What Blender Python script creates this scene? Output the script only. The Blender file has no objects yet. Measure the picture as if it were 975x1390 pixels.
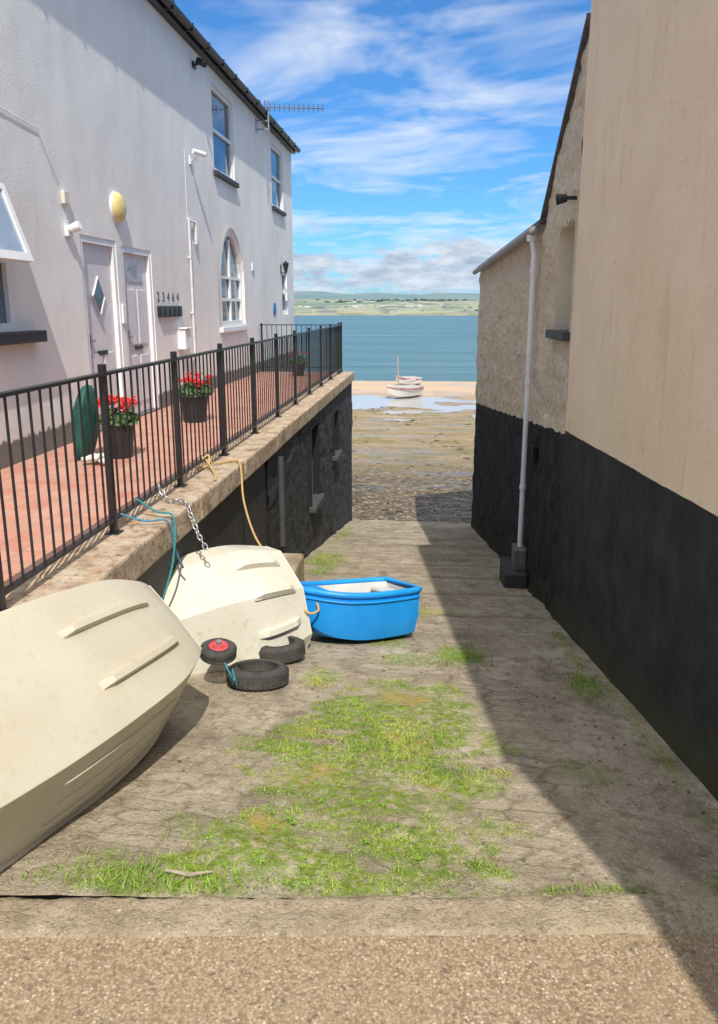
import bpy, math, random
from mathutils import Vector, Matrix, noise
from mathutils.geometry import tessellate_polygon
random.seed(7)
scene=bpy.context.scene
scene.view_settings.view_transform='Standard'
scene.view_settings.look='None'
scene.view_settings.exposure=0
COL=scene.collection

# ------------------------------------------------------------------ materials
def newmat(name):
    m=bpy.data.materials.new(name); m.use_nodes=True
    nt=m.node_tree; b=nt.nodes['Principled BSDF']
    return m,nt,b
def N(nt,t,**kw):
    n=nt.nodes.new(t)
    for k,v in kw.items():
        if k in n.inputs: n.inputs[k].default_value=v
        else: setattr(n,k,v)
    return n
def coord(nt,scale=(1,1,1)):
    tc=N(nt,'ShaderNodeTexCoord'); mp=N(nt,'ShaderNodeMapping')
    nt.links.new(tc.outputs['Object'],mp.inputs['Vector']); mp.inputs['Scale'].default_value=scale
    return mp.outputs['Vector']
def noi(nt,vec,scale,detail=6,rough=.6,dist=0):
    n=N(nt,'ShaderNodeTexNoise'); n.inputs['Scale'].default_value=scale
    n.inputs['Detail'].default_value=min(detail,4.5); n.inputs['Roughness'].default_value=rough
    n.inputs['Distortion'].default_value=dist
    nt.links.new(vec,n.inputs['Vector']); return n.outputs['Fac']
def ramp(nt,fac,stops):
    r=N(nt,'ShaderNodeValToRGB'); e=r.color_ramp.elements
    while len(e)<len(stops): e.new(.5)
    for i,(p,c) in enumerate(stops):
        e[i].position=p
        if not isinstance(c,(tuple,list)): c=(c,c,c)
        e[i].color=(c[0],c[1],c[2],1)
    nt.links.new(fac,r.inputs['Fac']); return r.outputs['Color']
def mix(nt,fac,a,b,mode='MIX'):
    m=N(nt,'ShaderNodeMix',data_type='RGBA',blend_type=mode)
    for s,v in ((m.inputs[0],fac),(m.inputs[6],a),(m.inputs[7],b)):
        if isinstance(v,(int,float)): s.default_value=v
        elif isinstance(v,(tuple,list)): s.default_value=(v[0],v[1],v[2],1)
        else: nt.links.new(v,s)
    return m.outputs[2]
def math_(nt,op,a,b=None,clamp=False):
    m=N(nt,'ShaderNodeMath',operation=op); m.use_clamp=clamp
    for i,v in enumerate((a,b)):
        if v is None: continue
        if isinstance(v,(int,float)): m.inputs[i].default_value=v
        else: nt.links.new(v,m.inputs[i])
    return m.outputs[0]
def bump(nt,b,h,strength=.5,dist=.01,prev=None):
    n=N(nt,'ShaderNodeBump'); n.inputs['Strength'].default_value=strength; n.inputs['Distance'].default_value=dist
    nt.links.new(h,n.inputs['Height'])
    if prev is not None: nt.links.new(prev,n.inputs['Normal'])
    nt.links.new(n.outputs['Normal'],b.inputs['Normal']); return n.outputs['Normal']
def M(name,c1,c2=None,scale=6,rough=.7,bs=0,bscale=60,metal=0,stretch=(1,1,1),bdist=.01,coat=0):
    m,nt,b=newmat(name)
    b.inputs['Roughness'].default_value=rough; b.inputs['Metallic'].default_value=metal
    b.inputs['Coat Weight'].default_value=coat
    if c2 is None: c2=tuple(x*.82 for x in c1)
    v=coord(nt,stretch)
    f=noi(nt,v,scale,4,.65)
    nt.links.new(ramp(nt,f,[(.32,c2),(.68,c1)]),b.inputs['Base Color'])
    if bs: bump(nt,b,noi(nt,v,bscale,3,.6),bs,bdist)
    return m

black_metal=M('black_railing_paint',(.02,.02,.022),(.012,.012,.013),20,.38,.15,90)
white_upvc=M('white_plastic_frame',(.8,.8,.8),(.7,.7,.7),3,.35)
glass,nt,b=newmat('window_glass'); b.inputs['Roughness'].default_value=.04; b.inputs['Specular IOR Level'].default_value=1.0
nt.links.new(ramp(nt,noi(nt,coord(nt),1.3,2),[(.35,(.04,.07,.10)),(.7,(.2,.26,.32))]),b.inputs['Base Color'])
b.inputs['Metallic'].default_value=.45
slate=M('slate_sill',(.05,.05,.055),(.03,.03,.032),14,.6,.3,60)
black_plastic=M('black_plastic',(.02,.02,.022),None,8,.4)
grey_metal=M('galvanised_metal',(.5,.51,.52),(.33,.33,.34),30,.35,.1,80,.7)
cream_plastic=M('yellowed_lamp_cover',(.74,.62,.27),(.64,.52,.19),7,.35)
rubber=M('tyre_rubber',(.035,.034,.033),(.075,.068,.058),14,.85,.4,50)
red_plastic=M('faded_red_plastic',(.62,.09,.11),(.42,.05,.06),18,.5)
rope_orange=M('tan_rope',(.6,.40,.17),(.4,.26,.1),60,.9,.6,160)
rope_teal=M('teal_rope',(.04,.30,.30),(.02,.15,.2),60,.8,.5,160)
rope_blue=M('blue_rope',(.10,.30,.42),(.05,.16,.26),60,.8,.5,160)
roof_mat=M('slate_roof',(.12,.12,.13),(.06,.06,.065),9,.7,.5,30)
wood=M('weathered_wood',(.45,.38,.29),(.28,.22,.16),12,.8,.5,40,stretch=(1,1,6))
dark_fill=M('dark_interior',(.012,.012,.014),None,6,.9)

# white rendered facade
facade_mat,nt,b=newmat('white_painted_render')
v=coord(nt); vs=coord(nt,(1,1,.3))
c=ramp(nt,noi(nt,vs,1.6,5,.6),[(.3,(.72,.70,.66)),(.7,(.83,.82,.79))])
sp=N(nt,'ShaderNodeSeparateXYZ'); nt.links.new(v,sp.inputs[0])
pl=math_(nt,'ADD',sp.outputs['Z'],math_(nt,'MULTIPLY',noi(nt,v,9,4),.16))
c=mix(nt,ramp(nt,pl,[(.30,0),(.33,1)]),(.035,.035,.038),c)
dirt=ramp(nt,noi(nt,coord(nt,(1,1,.12)),9,5,.7),[(.60,0),(.8,1)])
c=mix(nt,math_(nt,'MULTIPLY',dirt,.28),c,(.40,.36,.28))
grime=ramp(nt,math_(nt,'ADD',sp.outputs['Z'],math_(nt,'MULTIPLY',noi(nt,v,3,5),.6)),[(.5,.35),(1.0,0)])
c=mix(nt,grime,c,(.38,.36,.31))
nt.links.new(c,b.inputs['Base Color']); b.inputs['Roughness'].default_value=.75
n1=bump(nt,b,noi(nt,v,.9,2,.5),.25,.10); bump(nt,b,noi(nt,v,32,4,.7),.3,.010,n1)

def banded(name,light1,light2,a,bb,rough_stone):
    m,nt,b=newmat(name)
    v=coord(nt)
    sp=N(nt,'ShaderNodeSeparateXYZ'); nt.links.new(v,sp.inputs[0])
    line=math_(nt,'SUBTRACT',sp.outputs['Z'],math_(nt,'ADD',math_(nt,'MULTIPLY',sp.outputs['Y'],bb),a))
    line=math_(nt,'ADD',line,math_(nt,'MULTIPLY',math_(nt,'SUBTRACT',noi(nt,v,5 if rough_stone else 2,5),.5),.10 if rough_stone else .03))
    f=math_(nt,'GREATER_THAN',line,0.0)
    lc=ramp(nt,noi(nt,v,1.1,5,.6),[(.3,light2),(.65,light1)])
    stain=ramp(nt,noi(nt,coord(nt,(1,2.2,.3)),3.2,5,.75),[(.56,0),(.78,1)])
    lc=mix(nt,math_(nt,'MULTIPLY',stain,.5),lc,(.48,.33,.17))
    lc=mix(nt,math_(nt,'MULTIPLY',ramp(nt,noi(nt,v,9,5,.75),[(.60,0),(.72,1)]),.35),lc,(.52,.40,.25))
    lc=mix(nt,math_(nt,'MULTIPLY',ramp(nt,noi(nt,v,3,5,.8),[(.64,0),(.68,1)]),.4),lc,(.88,.80,.64))
    if rough_stone:
        lc=mix(nt,math_(nt,'MULTIPLY',ramp(nt,noi(nt,v,20,5,.7),[(.36,1),(.5,0)]),.4),lc,(.42,.32,.20))
    dc=ramp(nt,noi(nt,v,3.5,5,.7),[(.3,(.02,.021,.023)),(.6,(.042,.043,.045)),(.8,(.085,.082,.075))])
    low=ramp(nt,math_(nt,'ADD',math_(nt,'ADD',sp.outputs['Z'],math_(nt,'MULTIPLY',sp.outputs['Y'],.195)),math_(nt,'MULTIPLY',noi(nt,v,6,5),.3)),[(.1,1),(.35,0)])
    dc=mix(nt,math_(nt,'MULTIPLY',low,.5),dc,(.08,.085,.03))
    nt.links.new(mix(nt,f,dc,lc),b.inputs['Base Color'])
    b.inputs['Roughness'].default_value=.85; b.inputs['Specular IOR Level'].default_value=.2
    if rough_stone:
        vo=N(nt,'ShaderNodeTexVoronoi'); vo.inputs['Scale'].default_value=11; nt.links.new(v,vo.inputs['Vector'])
        n1=bump(nt,b,vo.outputs['Distance'],.8,.06); bump(nt,b,noi(nt,v,26,5,.75),1.0,.045,n1)
    else:
        n1=bump(nt,b,noi(nt,v,1.5,4,.5),.5,.06); bump(nt,b,noi(nt,v,38,5,.7),.65,.016,n1)
    return m
tall_mat=banded('cream_render_black_base',(.90,.755,.56),(.83,.675,.475),.53+.045*3.67,-.045,False)
low_mat=banded('cream_stone_black_base',(.90,.80,.63),(.82,.69,.50),.33+.094*7.35,-.094,True)

def blackstone(name,st):
    m,nt,b=newmat(name); v=coord(nt)
    c=ramp(nt,noi(nt,v,4,5,.7),[(.3,(.012,.012,.014)),(.6,(.030,.030,.030)),(.8,(.09,.08,.065))])
    nt.links.new(c,b.inputs['Base Color']); b.inputs['Roughness'].default_value=.75
    n1=bump(nt,b,noi(nt,v,7,4,.6),.7*st,.04); bump(nt,b,noi(nt,v,40,4,.7),.6,.015,n1)
    return m
blackwall=blackstone('black_painted_stone',1.0)

coping_mat,nt,b=newmat('lichen_concrete_coping'); v=coord(nt)
c=ramp(nt,noi(nt,v,6,5,.7),[(.3,(.20,.13,.085)),(.48,(.44,.33,.23)),(.7,(.55,.48,.37))])
c=mix(nt,ramp(nt,noi(nt,v,20,5,.7),[(.54,0),(.68,1)]),c,(.12,.10,.05))
c=mix(nt,ramp(nt,noi(nt,v,11,4,.6),[(.58,0),(.68,.7)]),c,(.48,.24,.12))
nt.links.new(c,b.inputs['Base Color']); b.inputs['Roughness'].default_value=.9; bump(nt,b,noi(nt,v,40,5,.7),.7,.02)

tile_mat,nt,b=newmat('red_quarry_tiles'); v=coord(nt)
br=N(nt,'ShaderNodeTexBrick'); nt.links.new(v,br.inputs['Vector']); br.offset=0
br.inputs['Scale'].default_value=1; br.inputs['Brick Width'].default_value=.2; br.inputs['Row Height'].default_value=.2; br.inputs['Mortar Size'].default_value=.008
br.inputs['Color1'].default_value=(.46,.15,.095,1); br.inputs['Color2'].default_value=(.56,.23,.15,1); br.inputs['Mortar'].default_value=(.26,.17,.13,1)
c=mix(nt,ramp(nt,noi(nt,v,3,5,.7),[(.35,.1),(.7,.75)]),br.outputs['Color'],(.50,.35,.28))
nt.links.new(c,b.inputs['Base Color']); b.inputs['Roughness'].default_value=.6; bump(nt,b,br.outputs['Fac'],-.4,.005)

# slipway
slip_mat,nt,b=newmat('old_slipway_stone_and_concrete'); v=coord(nt)
at=N(nt,'ShaderNodeAttribute',attribute_name='green'); ats=N(nt,'ShaderNodeAttribute',attribute_name='sett'); atr=N(nt,'ShaderNodeAttribute',attribute_name='rib')
conc=ramp(nt,noi(nt,v,1.5,5,.7),[(.28,(.21,.17,.115)),(.5,(.37,.31,.225)),(.72,(.52,.455,.345))])
conc=mix(nt,math_(nt,'MULTIPLY',ramp(nt,noi(nt,v,9,5,.8),[(.38,1),(.5,0)]),.7),conc,(.17,.13,.085))
conc=mix(nt,ramp(nt,noi(nt,v,55,3,.7),[(.56,0),(.68,.7)]),conc,(.62,.56,.46))
conc=mix(nt,ramp(nt,noi(nt,v,80,3,.7),[(.58,0),(.68,.8)]),conc,(.10,.08,.05))
dv=N(nt,'ShaderNodeVectorMath',operation='ADD'); nn=N(nt,'ShaderNodeTexNoise'); nt.links.new(coord(nt,(4.0,9.5,1)),nn.inputs['Vector']); nn.inputs['Scale'].default_value=.9
sc=N(nt,'ShaderNodeVectorMath',operation='SCALE'); sc.inputs['Scale'].default_value=.45; nt.links.new(nn.outputs['Color'],sc.inputs[0])
nt.links.new(coord(nt,(4.0,9.5,0)),dv.inputs[0]); nt.links.new(sc.outputs[0],dv.inputs[1])
ve=N(nt,'ShaderNodeTexVoronoi',feature='DISTANCE_TO_EDGE'); ve.voronoi_dimensions='2D'; ve.inputs['Scale'].default_value=1; ve.inputs['Randomness'].default_value=.6; nt.links.new(dv.outputs[0],ve.inputs['Vector'])
vc=N(nt,'ShaderNodeTexVoronoi'); vc.voronoi_dimensions='2D'; vc.inputs['Scale'].default_value=1; vc.inputs['Randomness'].default_value=.6; nt.links.new(dv.outputs[0],vc.inputs['Vector'])
sx=N(nt,'ShaderNodeSeparateColor'); nt.links.new(vc.outputs['Color'],sx.inputs[0])
stonec=ramp(nt,sx.outputs[0],[(0,(.22,.18,.13)),(.5,(.36,.30,.22)),(1,(.52,.46,.36))])
joint=ramp(nt,ve.outputs['Distance'],[(.0,.9),(.11,0)])
jm=ramp(nt,noi(nt,v,3.3,4,.7),[(.40,0),(.60,.85)])
sett=mix(nt,.5,stonec,conc)
sett=mix(nt,joint,sett,(.14,.11,.06))
c=mix(nt,math_(nt,'MULTIPLY',ats.outputs['Fac'],jm),conc,sett)
damp=ramp(nt,noi(nt,coord(nt,(1.6,.7,1)),1.6,5,.7),[(.54,0),(.68,.65)])
c=mix(nt,damp,c,(.15,.12,.08))
c=mix(nt,math_(nt,'MULTIPLY',atr.outputs['Fac'],.6),c,(.14,.11,.075))
gr=ramp(nt,noi(nt,v,24,4,.7),[(.3,(.08,.11,.015)),(.55,(.18,.25,.03)),(.8,(.30,.33,.07))])
gf=math_(nt,'MULTIPLY',at.outputs['Fac'],ramp(nt,noi(nt,v,20,4,.7),[(.38,.1),(.54,1)]))
c=mix(nt,gf,c,gr)
orange=ramp(nt,noi(nt,v,2.2,4,.6),[(.56,0),(.66,1)])
c=mix(nt,math_(nt,'MULTIPLY',orange,math_(nt,'MULTIPLY',at.outputs['Fac'],.5)),c,(.46,.28,.09))
nt.links.new(c,b.inputs['Base Color']); b.inputs['Roughness'].default_value=.9; b.inputs['Specular IOR Level'].default_value=.25
h=math_(nt,'MULTIPLY',math_(nt,'MULTIPLY',ats.outputs['Fac'],jm),joint)
n1=bump(nt,b,h,-.6,.015); n2=bump(nt,b,noi(nt,v,11,5,.75),.8,.028,n1); bump(nt,b,noi(nt,v,80,3,.7),.8,.010,n2)

agg_mat,nt,b=newmat('exposed_aggregate_paving'); v=coord(nt)
vo=N(nt,'ShaderNodeTexVoronoi'); vo.inputs['Scale'].default_value=105; nt.links.new(v,vo.inputs['Vector'])
sx=N(nt,'ShaderNodeSeparateColor'); nt.links.new(vo.outputs['Color'],sx.inputs[0])
c=ramp(nt,sx.outputs[0],[(.0,(.12,.08,.05)),(.3,(.36,.25,.15)),(.6,(.48,.35,.22)),(.85,(.28,.21,.15)),(1,(.64,.55,.41))])
c=mix(nt,ramp(nt,vo.outputs['Distance'],[(.35,0),(.8,.9)]),c,(.18,.13,.08))
c=mix(nt,ramp(nt,noi(nt,v,1.3,5,.7),[(.35,.1),(.7,.65)]),c,(.27,.20,.12))
c=mix(nt,ramp(nt,noi(nt,v,30,3,.6),[(.62,0),(.70,.8)]),c,(.10,.08,.06))
nt.links.new(c,b.inputs['Base Color']); b.inputs['Roughness'].default_value=.85; bump(nt,b,vo.outputs['Distance'],-.7,.009)
kerb_mat,nt,b=newmat('weathered_kerb_stone'); v=coord(nt)
c=ramp(nt,noi(nt,v,3,5,.7),[(.3,(.24,.185,.115)),(.55,(.38,.31,.21)),(.75,(.49,.42,.31))])
c=mix(nt,ramp(nt,noi(nt,v,10,5,.75),[(.54,0),(.70,.85)]),c,(.17,.14,.07))
c=mix(nt,ramp(nt,noi(nt,v,60,3,.7),[(.56,0),(.66,.7)]),c,(.16,.12,.08))
c=mix(nt,ramp(nt,noi(nt,v,45,3,.7),[(.62,0),(.70,.7)]),c,(.62,.56,.44))
nt.links.new(c,b.inputs['Base Color']); b.inputs['Roughness'].default_value=.9; n1=bump(nt,b,noi(nt,v,10,5,.7),1.0,.04); bump(nt,b,noi(nt,v,70,4,.7),.8,.010,n1)

# beach
beach_mat,nt,b=newmat('shingle_mud_and_sand'); v=coord(nt)
sp=N(nt,'ShaderNodeSeparateXYZ'); nt.links.new(v,sp.inputs[0])
yy=math_(nt,'ADD',sp.outputs['Y'],math_(nt,'MULTIPLY',math_(nt,'SUBTRACT',noi(nt,v,.35,5,.65),.5),9))
t=math_(nt,'DIVIDE',math_(nt,'SUBTRACT',yy,18.0),50.0,True)
c=ramp(nt,t,[(0,(.08,.058,.035)),(.12,(.12,.085,.05)),(.20,(.31,.22,.125)),(.42,(.34,.245,.13)),(.62,(.30,.215,.13)),(.68,(.36,.27,.175)),(.74,(.56,.395,.235)),(1,(.56,.41,.25))])
sh=ramp(nt,t,[(.0,1),(.14,.95),(.24,.35),(.66,.1)])
spk=ramp(nt,noi(nt,v,4,5,.85),[(.35,(.03,.022,.012)),(.52,(.13,.095,.06)),(.66,(.40,.33,.24))])
c=mix(nt,math_(nt,'MULTIPLY',sh,.75),c,spk)
weed=ramp(nt,noi(nt,coord(nt,(.5,1.2,1)),.9,5,.75),[(.47,0),(.57,1)])
c=mix(nt,math_(nt,'MULTIPLY',weed,ramp(nt,t,[(.1,.2),(.25,.75),(.6,.6),(.7,0)])),c,(.15,.14,.04))
pale=ramp(nt,noi(nt,coord(nt,(.3,1.6,1)),.7,5,.7),[(.56,0),(.66,1)])
c=mix(nt,math_(nt,'MULTIPLY',pale,ramp(nt,t,[(.15,.0),(.3,.4),(.6,.45),(.72,0)])),c,(.48,.43,.35))
nt.links.new(c,b.inputs['Base Color'])
wet=ramp(nt,noi(nt,coord(nt,(.35,1.3,1)),.8,5,.6),[(.44,.8),(.60,.25)])
nt.links.new(wet,b.inputs['Roughness']); b.inputs['Specular IOR Level'].default_value=.35
bump(nt,b,noi(nt,v,5,5,.75),.5,.05)

water_mat,nt,b=newmat('estuary_water'); v=coord(nt,(.35,1,1))
c=ramp(nt,noi(nt,coord(nt,(.06,.5,1)),.22,5,.75),[(.3,(.045,.11,.125)),(.55,(.075,.17,.185)),(.75,(.14,.25,.265))])
nt.links.new(c,b.inputs['Base Color']); b.inputs['Roughness'].default_value=.32; b.inputs['Specular IOR Level'].default_value=.3
n1=bump(nt,b,noi(nt,v,1.3,5,.65),1.0,.4); bump(nt,b,noi(nt,v,.25,4,.6),.8,1.0,n1)
pool_mat,nt,b=newmat('tidal_pool_water'); b.inputs['Base Color'].default_value=(.42,.41,.39,1); b.inputs['Roughness'].default_value=.2
bump(nt,b,noi(nt,coord(nt),2,4),.15,.03)
b.inputs['Specular IOR Level'].default_value=.4

field_mat,nt,b=newmat('distant_fields'); v=coord(nt,(.0045,.0024,0))
vo=N(nt,'ShaderNodeTexVoronoi'); vo.inputs['Scale'].default_value=1.6; nt.links.new(v,vo.inputs['Vector'])
sx=N(nt,'ShaderNodeSeparateColor'); nt.links.new(vo.outputs['Color'],sx.inputs[0])
c=ramp(nt,sx.outputs[0],[(0,(.10,.17,.06)),(.25,(.17,.24,.08)),(.45,(.36,.32,.16)),(.6,(.07,.12,.06)),(.8,(.42,.35,.20)),(1,(.13,.21,.08))])
c=mix(nt,ramp(nt,noi(nt,v,9,5,.7),[(.5,0),(.6,1)]),c,(.05,.08,.055))
c=mix(nt,.26,c,(.22,.29,.36))  # aerial haze painted in as a blue-grey tint over the fields
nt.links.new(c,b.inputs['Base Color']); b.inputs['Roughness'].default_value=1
hill_mat,nt,b=newmat('hazy_far_hills'); v=coord(nt,(.0016,.0006,0))
vo=N(nt,'ShaderNodeTexVoronoi'); vo.inputs['Scale'].default_value=2.2; nt.links.new(v,vo.inputs['Vector'])
sx=N(nt,'ShaderNodeSeparateColor'); nt.links.new(vo.outputs['Color'],sx.inputs[0])
c=ramp(nt,sx.outputs[0],[(0,(.11,.18,.20)),(.4,(.15,.22,.22)),(.6,(.20,.26,.24)),(.8,(.10,.17,.20)),(1,(.13,.20,.21))])  # bluish hill colours have the distance haze painted into them
nt.links.new(c,b.inputs['Base Color']); b.inputs['Roughness'].default_value=1
bank_mat=M('far_sandy_bank',(.34,.31,.23),(.14,.16,.10),.05,1)
leaf_far=M('distant_tree_foliage',(.05,.08,.06),(.035,.06,.05),.1,1)
white_far=M('distant_white_render',(.7,.7,.7),(.5,.5,.5),.05,.9)

# ------------------------------------------------------------------ geometry helpers
class G:
    def __init__(s): s.v=[]; s.f=[]
    def add(s,V,F):
        o=len(s.v); s.v+= [tuple(p) for p in V]; s.f+=[tuple(i+o for i in f) for f in F]; return s
    def join(s,q): return s.add(q.v,q.f)
    def box(s,x0,x1,y0,y1,z0,z1,Mx=None):
        V=[Vector(p) for p in ((x0,y0,z0),(x1,y0,z0),(x1,y1,z0),(x0,y1,z0),(x0,y0,z1),(x1,y0,z1),(x1,y1,z1),(x0,y1,z1))]
        if Mx is not None: V=[Mx@p for p in V]
        return s.add(V,[(0,3,2,1),(4,5,6,7),(0,1,5,4),(1,2,6,5),(2,3,7,6),(3,0,4,7)])
    def tube(s,pts,r,n=8,closed=False,caps=True):
        pts=[Vector(p) for p in pts]; m=len(pts); V=[];F=[]
        rr=r if isinstance(r,(list,tuple)) else [r]*m
        up=None
        for i,p in enumerate(pts):
            if closed: d=pts[(i+1)%m]-pts[i-1]
            else: d=pts[min(i+1,m-1)]-pts[max(i-1,0)]
            d.normalize()
            if up is None:
                up=Vector((0,0,1)) if abs(d.z)<.9 else Vector((1,0,0))
            a=d.cross(up)
            if a.length<1e-4: a=d.orthogonal()
            a.normalize(); bb=a.cross(d).normalized(); up=bb
            for k in range(n):
                t=2*math.pi*k/n; V.append(p+a*math.cos(t)*rr[i]+bb*math.sin(t)*rr[i])
        for i in range(m if closed else m-1):
            j=(i+1)%m
            for k in range(n):
                F.append((i*n+k,i*n+(k+1)%n,j*n+(k+1)%n,j*n+k))
        if caps and not closed:
            F.append(tuple(range(n))[::-1]); F.append(tuple((m-1)*n+k for k in range(n)))
        return s.add(V,F)
    def lathe(s,prof,n=24,Mx=Matrix()):
        V=[];F=[]
        for (r,z) in prof:
            for k in range(n):
                t=2*math.pi*k/n; V.append(Mx@Vector((r*math.cos(t),r*math.sin(t),z)))
        for i in range(len(prof)-1):
            for k in range(n): F.append((i*n+k,i*n+(k+1)%n,(i+1)*n+(k+1)%n,(i+1)*n+k))
        return s.add(V,F)
    def ico(s,c,r,squash=1,jit=0,sub=1):
        import bmesh
        if sub not in ICO:
            bm=bmesh.new(); bmesh.ops.create_icosphere(bm,subdivisions=sub,radius=1)
            ICO[sub]=([p.co.copy() for p in bm.verts],[tuple(q.index for q in f.verts) for f in bm.faces]); bm.free()
        vv,ff=ICO[sub]; c=Vector(c)
        return s.add([c+Vector((p.x,p.y,p.z*squash))*r*(1+random.uniform(-jit,jit)) for p in vv],ff)
ICO={}
def spline(pts,k=8):
    P=[Vector(p) for p in pts]; out=[]
    for i in range(len(P)-1):
        p0=P[max(i-1,0)];p1=P[i];p2=P[i+1];p3=P[min(i+2,len(P)-1)]
        for j in range(k):
            t=j/k
            out.append(.5*((2*p1)+(-p0+p2)*t+(2*p0-5*p1+4*p2-p3)*t*t+(-p0+3*p1-3*p2+p3)*t**3))
    out.append(P[-1]); return out
def obj(name,g,mat,parent=None,local=False,smooth=False,bevel=0,label=None,category=None,kind=None,group=None,seg=2):
    me=bpy.data.meshes.new(name); me.from_pydata([tuple(p) for p in g.v],[],g.f); me.validate(); me.update()
    me.materials.append(mat)
    o=bpy.data.objects.new(name,me); COL.objects.link(o)
    if smooth:
        for p in me.polygons: p.use_smooth=True
    if bevel:
        md=o.modifiers.new('bevel','BEVEL'); md.width=bevel; md.segments=seg; md.limit_method='ANGLE'; md.angle_limit=math.radians(35)
    if parent is not None:
        o.parent=parent
        if not local: o.matrix_parent_inverse=root_mats[parent.name].inverted()
    tag(o,label,category,kind,group); return o
root_mats={}
def tag(o,label=None,category=None,kind=None,group=None):
    if label: o['label']=label
    if category: o['category']=category
    if kind: o['kind']=kind
    if group: o['group']=group
def root(name,mat,label,category,group=None,kind=None):
    e=bpy.data.objects.new(name,None); COL.objects.link(e); e.empty_display_size=.2
    if not isinstance(mat,Matrix): mat=Matrix.Translation(Vector(mat))
    e.matrix_world=mat; tag(e,label,category,kind,group); root_mats[e.name]=mat.copy(); return e
def asparent(o,mat=None):
    root_mats[o.name]=Matrix() if mat is None else mat
    return o
def sub(name,g,mat,par,**kw):
    o=obj(name,g,mat,None,**kw); o.parent=par; o.matrix_parent_inverse=Matrix(); return o
def holes_wall(outer,holes,tf):
    polys=[[Vector((p[0],p[1],0)) for p in q] for q in [outer]+holes]
    flat=[p for q in polys for p in q]
    tris=tessellate_polygon(polys)
    g=G(); g.add([tf(p.x,p.y,0) for p in flat],[tuple(t) for t in tris]); return g
def reveals(g,hole,tf,depth,d0=0):
    n=len(hole); V=[tf(p[0],p[1],d0) for p in hole]+[tf(p[0],p[1],depth) for p in hole]
    g.add(V,[(i,(i+1)%n,n+(i+1)%n,n+i) for i in range(n)])

# ------------------------------------------------------------------ ground & water
SL=.195
def zs(y): return -.6-SL*(y-2.4)
def KY(x): return 2.385+.105*(x+.2)      # far edge of the kerb
def inpoly(x,y,P):
    c=False; j=len(P)-1
    for i in range(len(P)):
        if (P[i][1]>y)!=(P[j][1]>y) and x<(P[j][0]-P[i][0])*(y-P[i][1])/(P[j][1]-P[i][1])+P[i][0]: c=not c
        j=i
    return c
MAIN=[(-.63,2.3),(-1.10,2.5),(-.80,3.13),(-.98,3.84),(-.72,4.4),(-.52,4.8),(.1,4.98),(.34,4.54),(.36,3.52),(.38,2.75),(.2,2.3),(-.04,2.3)]
BL=[(.27,5.8,.17,.25,.9),(-.32,6.15,.2,.3,.7),(-.1,5.6,.3,.2,.4),(-.62,6.9,.25,.3,.35),(1.13,5.1,.12,.3,.8),(.85,3.6,.2,.16,.35),(.72,2.52,.14,.04,.7),(.5,2.48,.07,.04,.6),
    (-1.1,2.38,.3,.11,.85),(-1.25,2.5,.1,.12,.6),(-1.55,10.8,.3,1.2,.8),(-1.2,8.6,.3,.8,.45),(1.2,6.2,.06,.7,.6),(-.1,7.4,.5,.3,.35),(1.2,2.65,.12,.1,.6),(1.3,4.2,.06,1.2,.45),(-1.75,15,.1,2,.5),(-.75,5.0,.15,.25,.7)]
def dist_poly(x,y,P):
    d=9
    for i in range(len(P)):
        a=Vector(P[i-1]);b=Vector(P[i]);p=Vector((x,y)); ab=b-a; t=max(0,min(1,(p-a).dot(ab)/ab.length_squared)); d=min(d,(p-a-ab*t).length)
    return d
def green(x,y):
    n=noise.noise(Vector((x*3.1,y*3.1,1)))*.6+noise.noise(Vector((x*9,y*9,4)))*.4
    g=0
    if y<6:
        d=dist_poly(x,y,MAIN); d=d if inpoly(x,y,MAIN) else -d
        row=noise.noise(Vector((x*3.0,y*9,8)))
        g=max(0,min(1,(d+.06+n*.40)/.20))*max(0,min(1,.92+n*1.3-max(0,row-.10)*2.4))
    for (cx,cy,rx,ry,a) in BL:
        q=((x-cx)/rx)**2+((y-cy)/ry)**2
        if q<3: g=max(g,a*max(0,min(1,1.15-q+n*1.2)))
    return g
nx,ny=92,400
x0,x1,y1=-2.0,1.7,18.05
V=[];F=[];ga=[];sa=[];ra=[]
for j in range(ny+1):
    tt=(j/ny)**1.35
    for i in range(nx+1):
        x=x0+(x1-x0)*i/nx; ya=KY(x)-.02; y=ya+(y1-ya)*tt
        n=noise.fractal(Vector((x*1.2,y*1.2,0)),1,2,5)
        g=green(x,y)
        rib=0
        if y>6.8:
            ph=(y+noise.noise(Vector((x*1.5,y,3)))*.12)%1.15
            rib=math.exp(-((ph-.5)/.07)**2)
        s=max(0,min(1,.45+noise.noise(Vector((x*.9,y*.9,9)))*1.6)); 
        if -1.1<x<.65 and y<7.4: s=max(s,.75)
        if x>.7 and y<7: s*=.3
        V.append((x,y,zs(y)+n*.016+g*.008-rib*.02)); ga.append(g); sa.append(s); ra.append(rib)
for j in range(ny):
    for i in range(nx):
        a=j*(nx+1)+i; F.append((a,a+1,a+nx+2,a+nx+1))
o=len(V)
for i in range(nx+1): V.append((x0+(x1-x0)*i/nx,y1+.05,-4.6)); ga.append(0);sa.append(0);ra.append(1)
for i in range(nx): F.append((ny*(nx+1)+i,ny*(nx+1)+i+1,o+i+1,o+i))
slip=obj('slipway',G().add(V,F),slip_mat,smooth=True,kind='structure')
for nm,arr in (('green',ga),('sett',sa),('rib',ra)):
    at_=slip.data.attributes.new(nm,'FLOAT','POINT'); at_.data.foreach_set('value',arr)

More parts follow.
